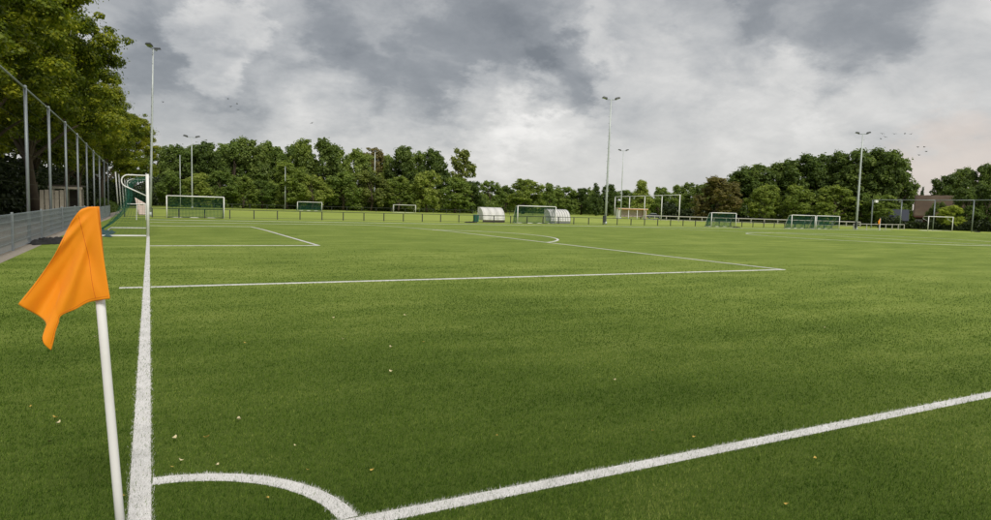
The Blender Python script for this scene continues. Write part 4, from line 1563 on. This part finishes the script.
LV = [(0.98, 4.5), (2.27, 5.75), (2.06, 2.69), (0.38, 1.51), (0.19, 1.56), (0.21, 1.13), (0.16, 1.07), (0.4, 0.98), (0.87, 0.69), (1.22, 0.55), (0.61, 1.79), (3.25, 5.6), (2.85, 3.88), (2.4, 3.71), (2.02, 4.3), (3.27, 0.43), (3.14, -0.81), (3.89, -0.43), (3.46, 0.21), (3.88, 1.66), (8.52, 2.83), (6.06, 5.68), (-0.52, 1.8), (-0.51, 2.17), (-0.55, 2.34), (-0.075, 0.74), (-0.49, 5.32), (0.60, 0.42), (0.88, 1.12), (2.17, 0.77), (-0.74, 2.7)]
KL = ['dry_yellow', 'pale', 'pale']
protoL = [leaf_mesh(M['leaf_dry'], 1.0, 1), leaf_mesh(M['leaf_pale'], 1.6, 2), leaf_mesh(M['leaf_brown'], 0.6, 3)]
NAMES = ['yellow', 'pale cream', 'dark brown']
usedL = [False] * 3
GL = ['dry yellow leaves on the turf', 'pale dry leaves on the turf', 'brown leaves on the turf']
LB = ['tiny dry yellow leaf fallen on the green turf', 'tiny pale cream leaf fallen on the green turf', 'tiny dark brown leaf on the turf beside the flag pole']
for i, (x, y) in enumerate(LV):
    k = 2 if i == 22 else (0 if i % 3 == 0 or y < 0.8 else 1)
    o = protoL[k] if not usedL[k] else protoL[k].copy()
    if usedL[k]:
        COL.objects.link(o)
    usedL[k] = True
    o.location = (x, y, 0.024 + 0.004 * (i % 3))
    o.rotation_euler = (random.uniform(-0.4, 0.4), random.uniform(-0.4, 0.4), random.random() * 6.28)
    s = (0.42 if y < 1.2 else 0.6) * random.uniform(0.7, 1.2)
    o.scale = (s, s, s)
    place = 'inside the white corner arc' if math.hypot(x, y) < 0.88 and x > 0 else \
        'to the left of the goal line' if x < 0 else \
        'below the near touch line' if y < 0 else \
        'just beyond the corner arc, close to the goal line' if x < 0.7 and y < 2.0 else \
        'on the turf between the touch line and the penalty area'
    if k == 2:
        tag(o, LB[k], 'leaf', GL[k])
    else:
        tag(o, f'tiny {NAMES[k]} leaf fallen {place}', 'leaf', f'{NAMES[k]} leaves {place}')

# ------------------------------------------------------------------ birds
def bird_mesh():
    b = MB()
    b.tube([(-0.30, 0, 0.02), (-0.16, 0, 0.0), (0.0, 0, 0.0), (0.16, 0, 0.01), (0.24, 0, 0.03), (0.31, 0, 0.02)], [0.02, 0.07, 0.10, 0.08, 0.055, 0.006], 8)
    for s in (-1, 1):
        n = len(b.v)
        for (x, y, z) in [(0.12, 0.05, 0.04), (-0.10, 0.05, 0.03), (-0.06, 0.34, 0.20), (0.16, 0.32, 0.21), (-0.14, 0.72, 0.10), (0.0, 0.74, 0.10)]:
            b.v.append((x, s * y, z))
        b.f += [(n, n + 1, n + 2, n + 3), (n + 3, n + 2, n + 4, n + 5)]
    n = len(b.v)
    b.v += [(-0.27, 0.03, 0.02), (-0.27, -0.03, 0.02), (-0.46, -0.09, 0.03), (-0.46, 0.09, 0.03)]
    b.f.append((n, n + 1, n + 2, n + 3))
    o = b.build('bird', M['bird'], smooth=True)
    o.modifiers.new('thick', 'SOLIDIFY').thickness = 0.012
    return o


BL = [(13.7, 134.9, 20.8), (14.2, 135.0, 19.4), (15.3, 134.8, 20.0), (15.5, 134.9, 18.9), (29.2, 132.9, 17.3), (2.5, 135.7, 19.2), (117.8, 71.3, 15.9), (118.1, 70.7, 16.2), (117.8, 71.1, 16.8), (118.8, 69.5, 16.7), (119.6, 68.1, 16.7), (120.1, 67.3, 16.6), (120.9, 66.4, 14.3), (121.4, 65.6, 14.3), (121.6, 65.3, 13.5), (121.1, 66.2, 12.9)]
b0 = bird_mesh()
for i, p in enumerate(BL):
    o = b0 if i == 0 else b0.copy()
    if i:
        COL.objects.link(o)
    o.location = p
    o.scale = (0.55, 0.55, 0.55)
    o.rotation_euler = (random.uniform(-0.4, 0.4), random.uniform(-0.2, 0.2), random.random() * 6.28)
    if i < 4:
        tag(o, 'tiny dark bird flying in the small flock above the wood', 'bird', 'flock above the wood')
    elif i == 4:
        tag(o, 'single dark bird high above the middle of the wood', 'bird', 'lone birds')
    elif i == 5:
        tag(o, 'single dark bird close to the mast over the near goal', 'bird', 'lone birds')
    else:
        tag(o, 'tiny dark bird in the flock between the big dark trees and the house', 'bird', 'flock by the dark trees')
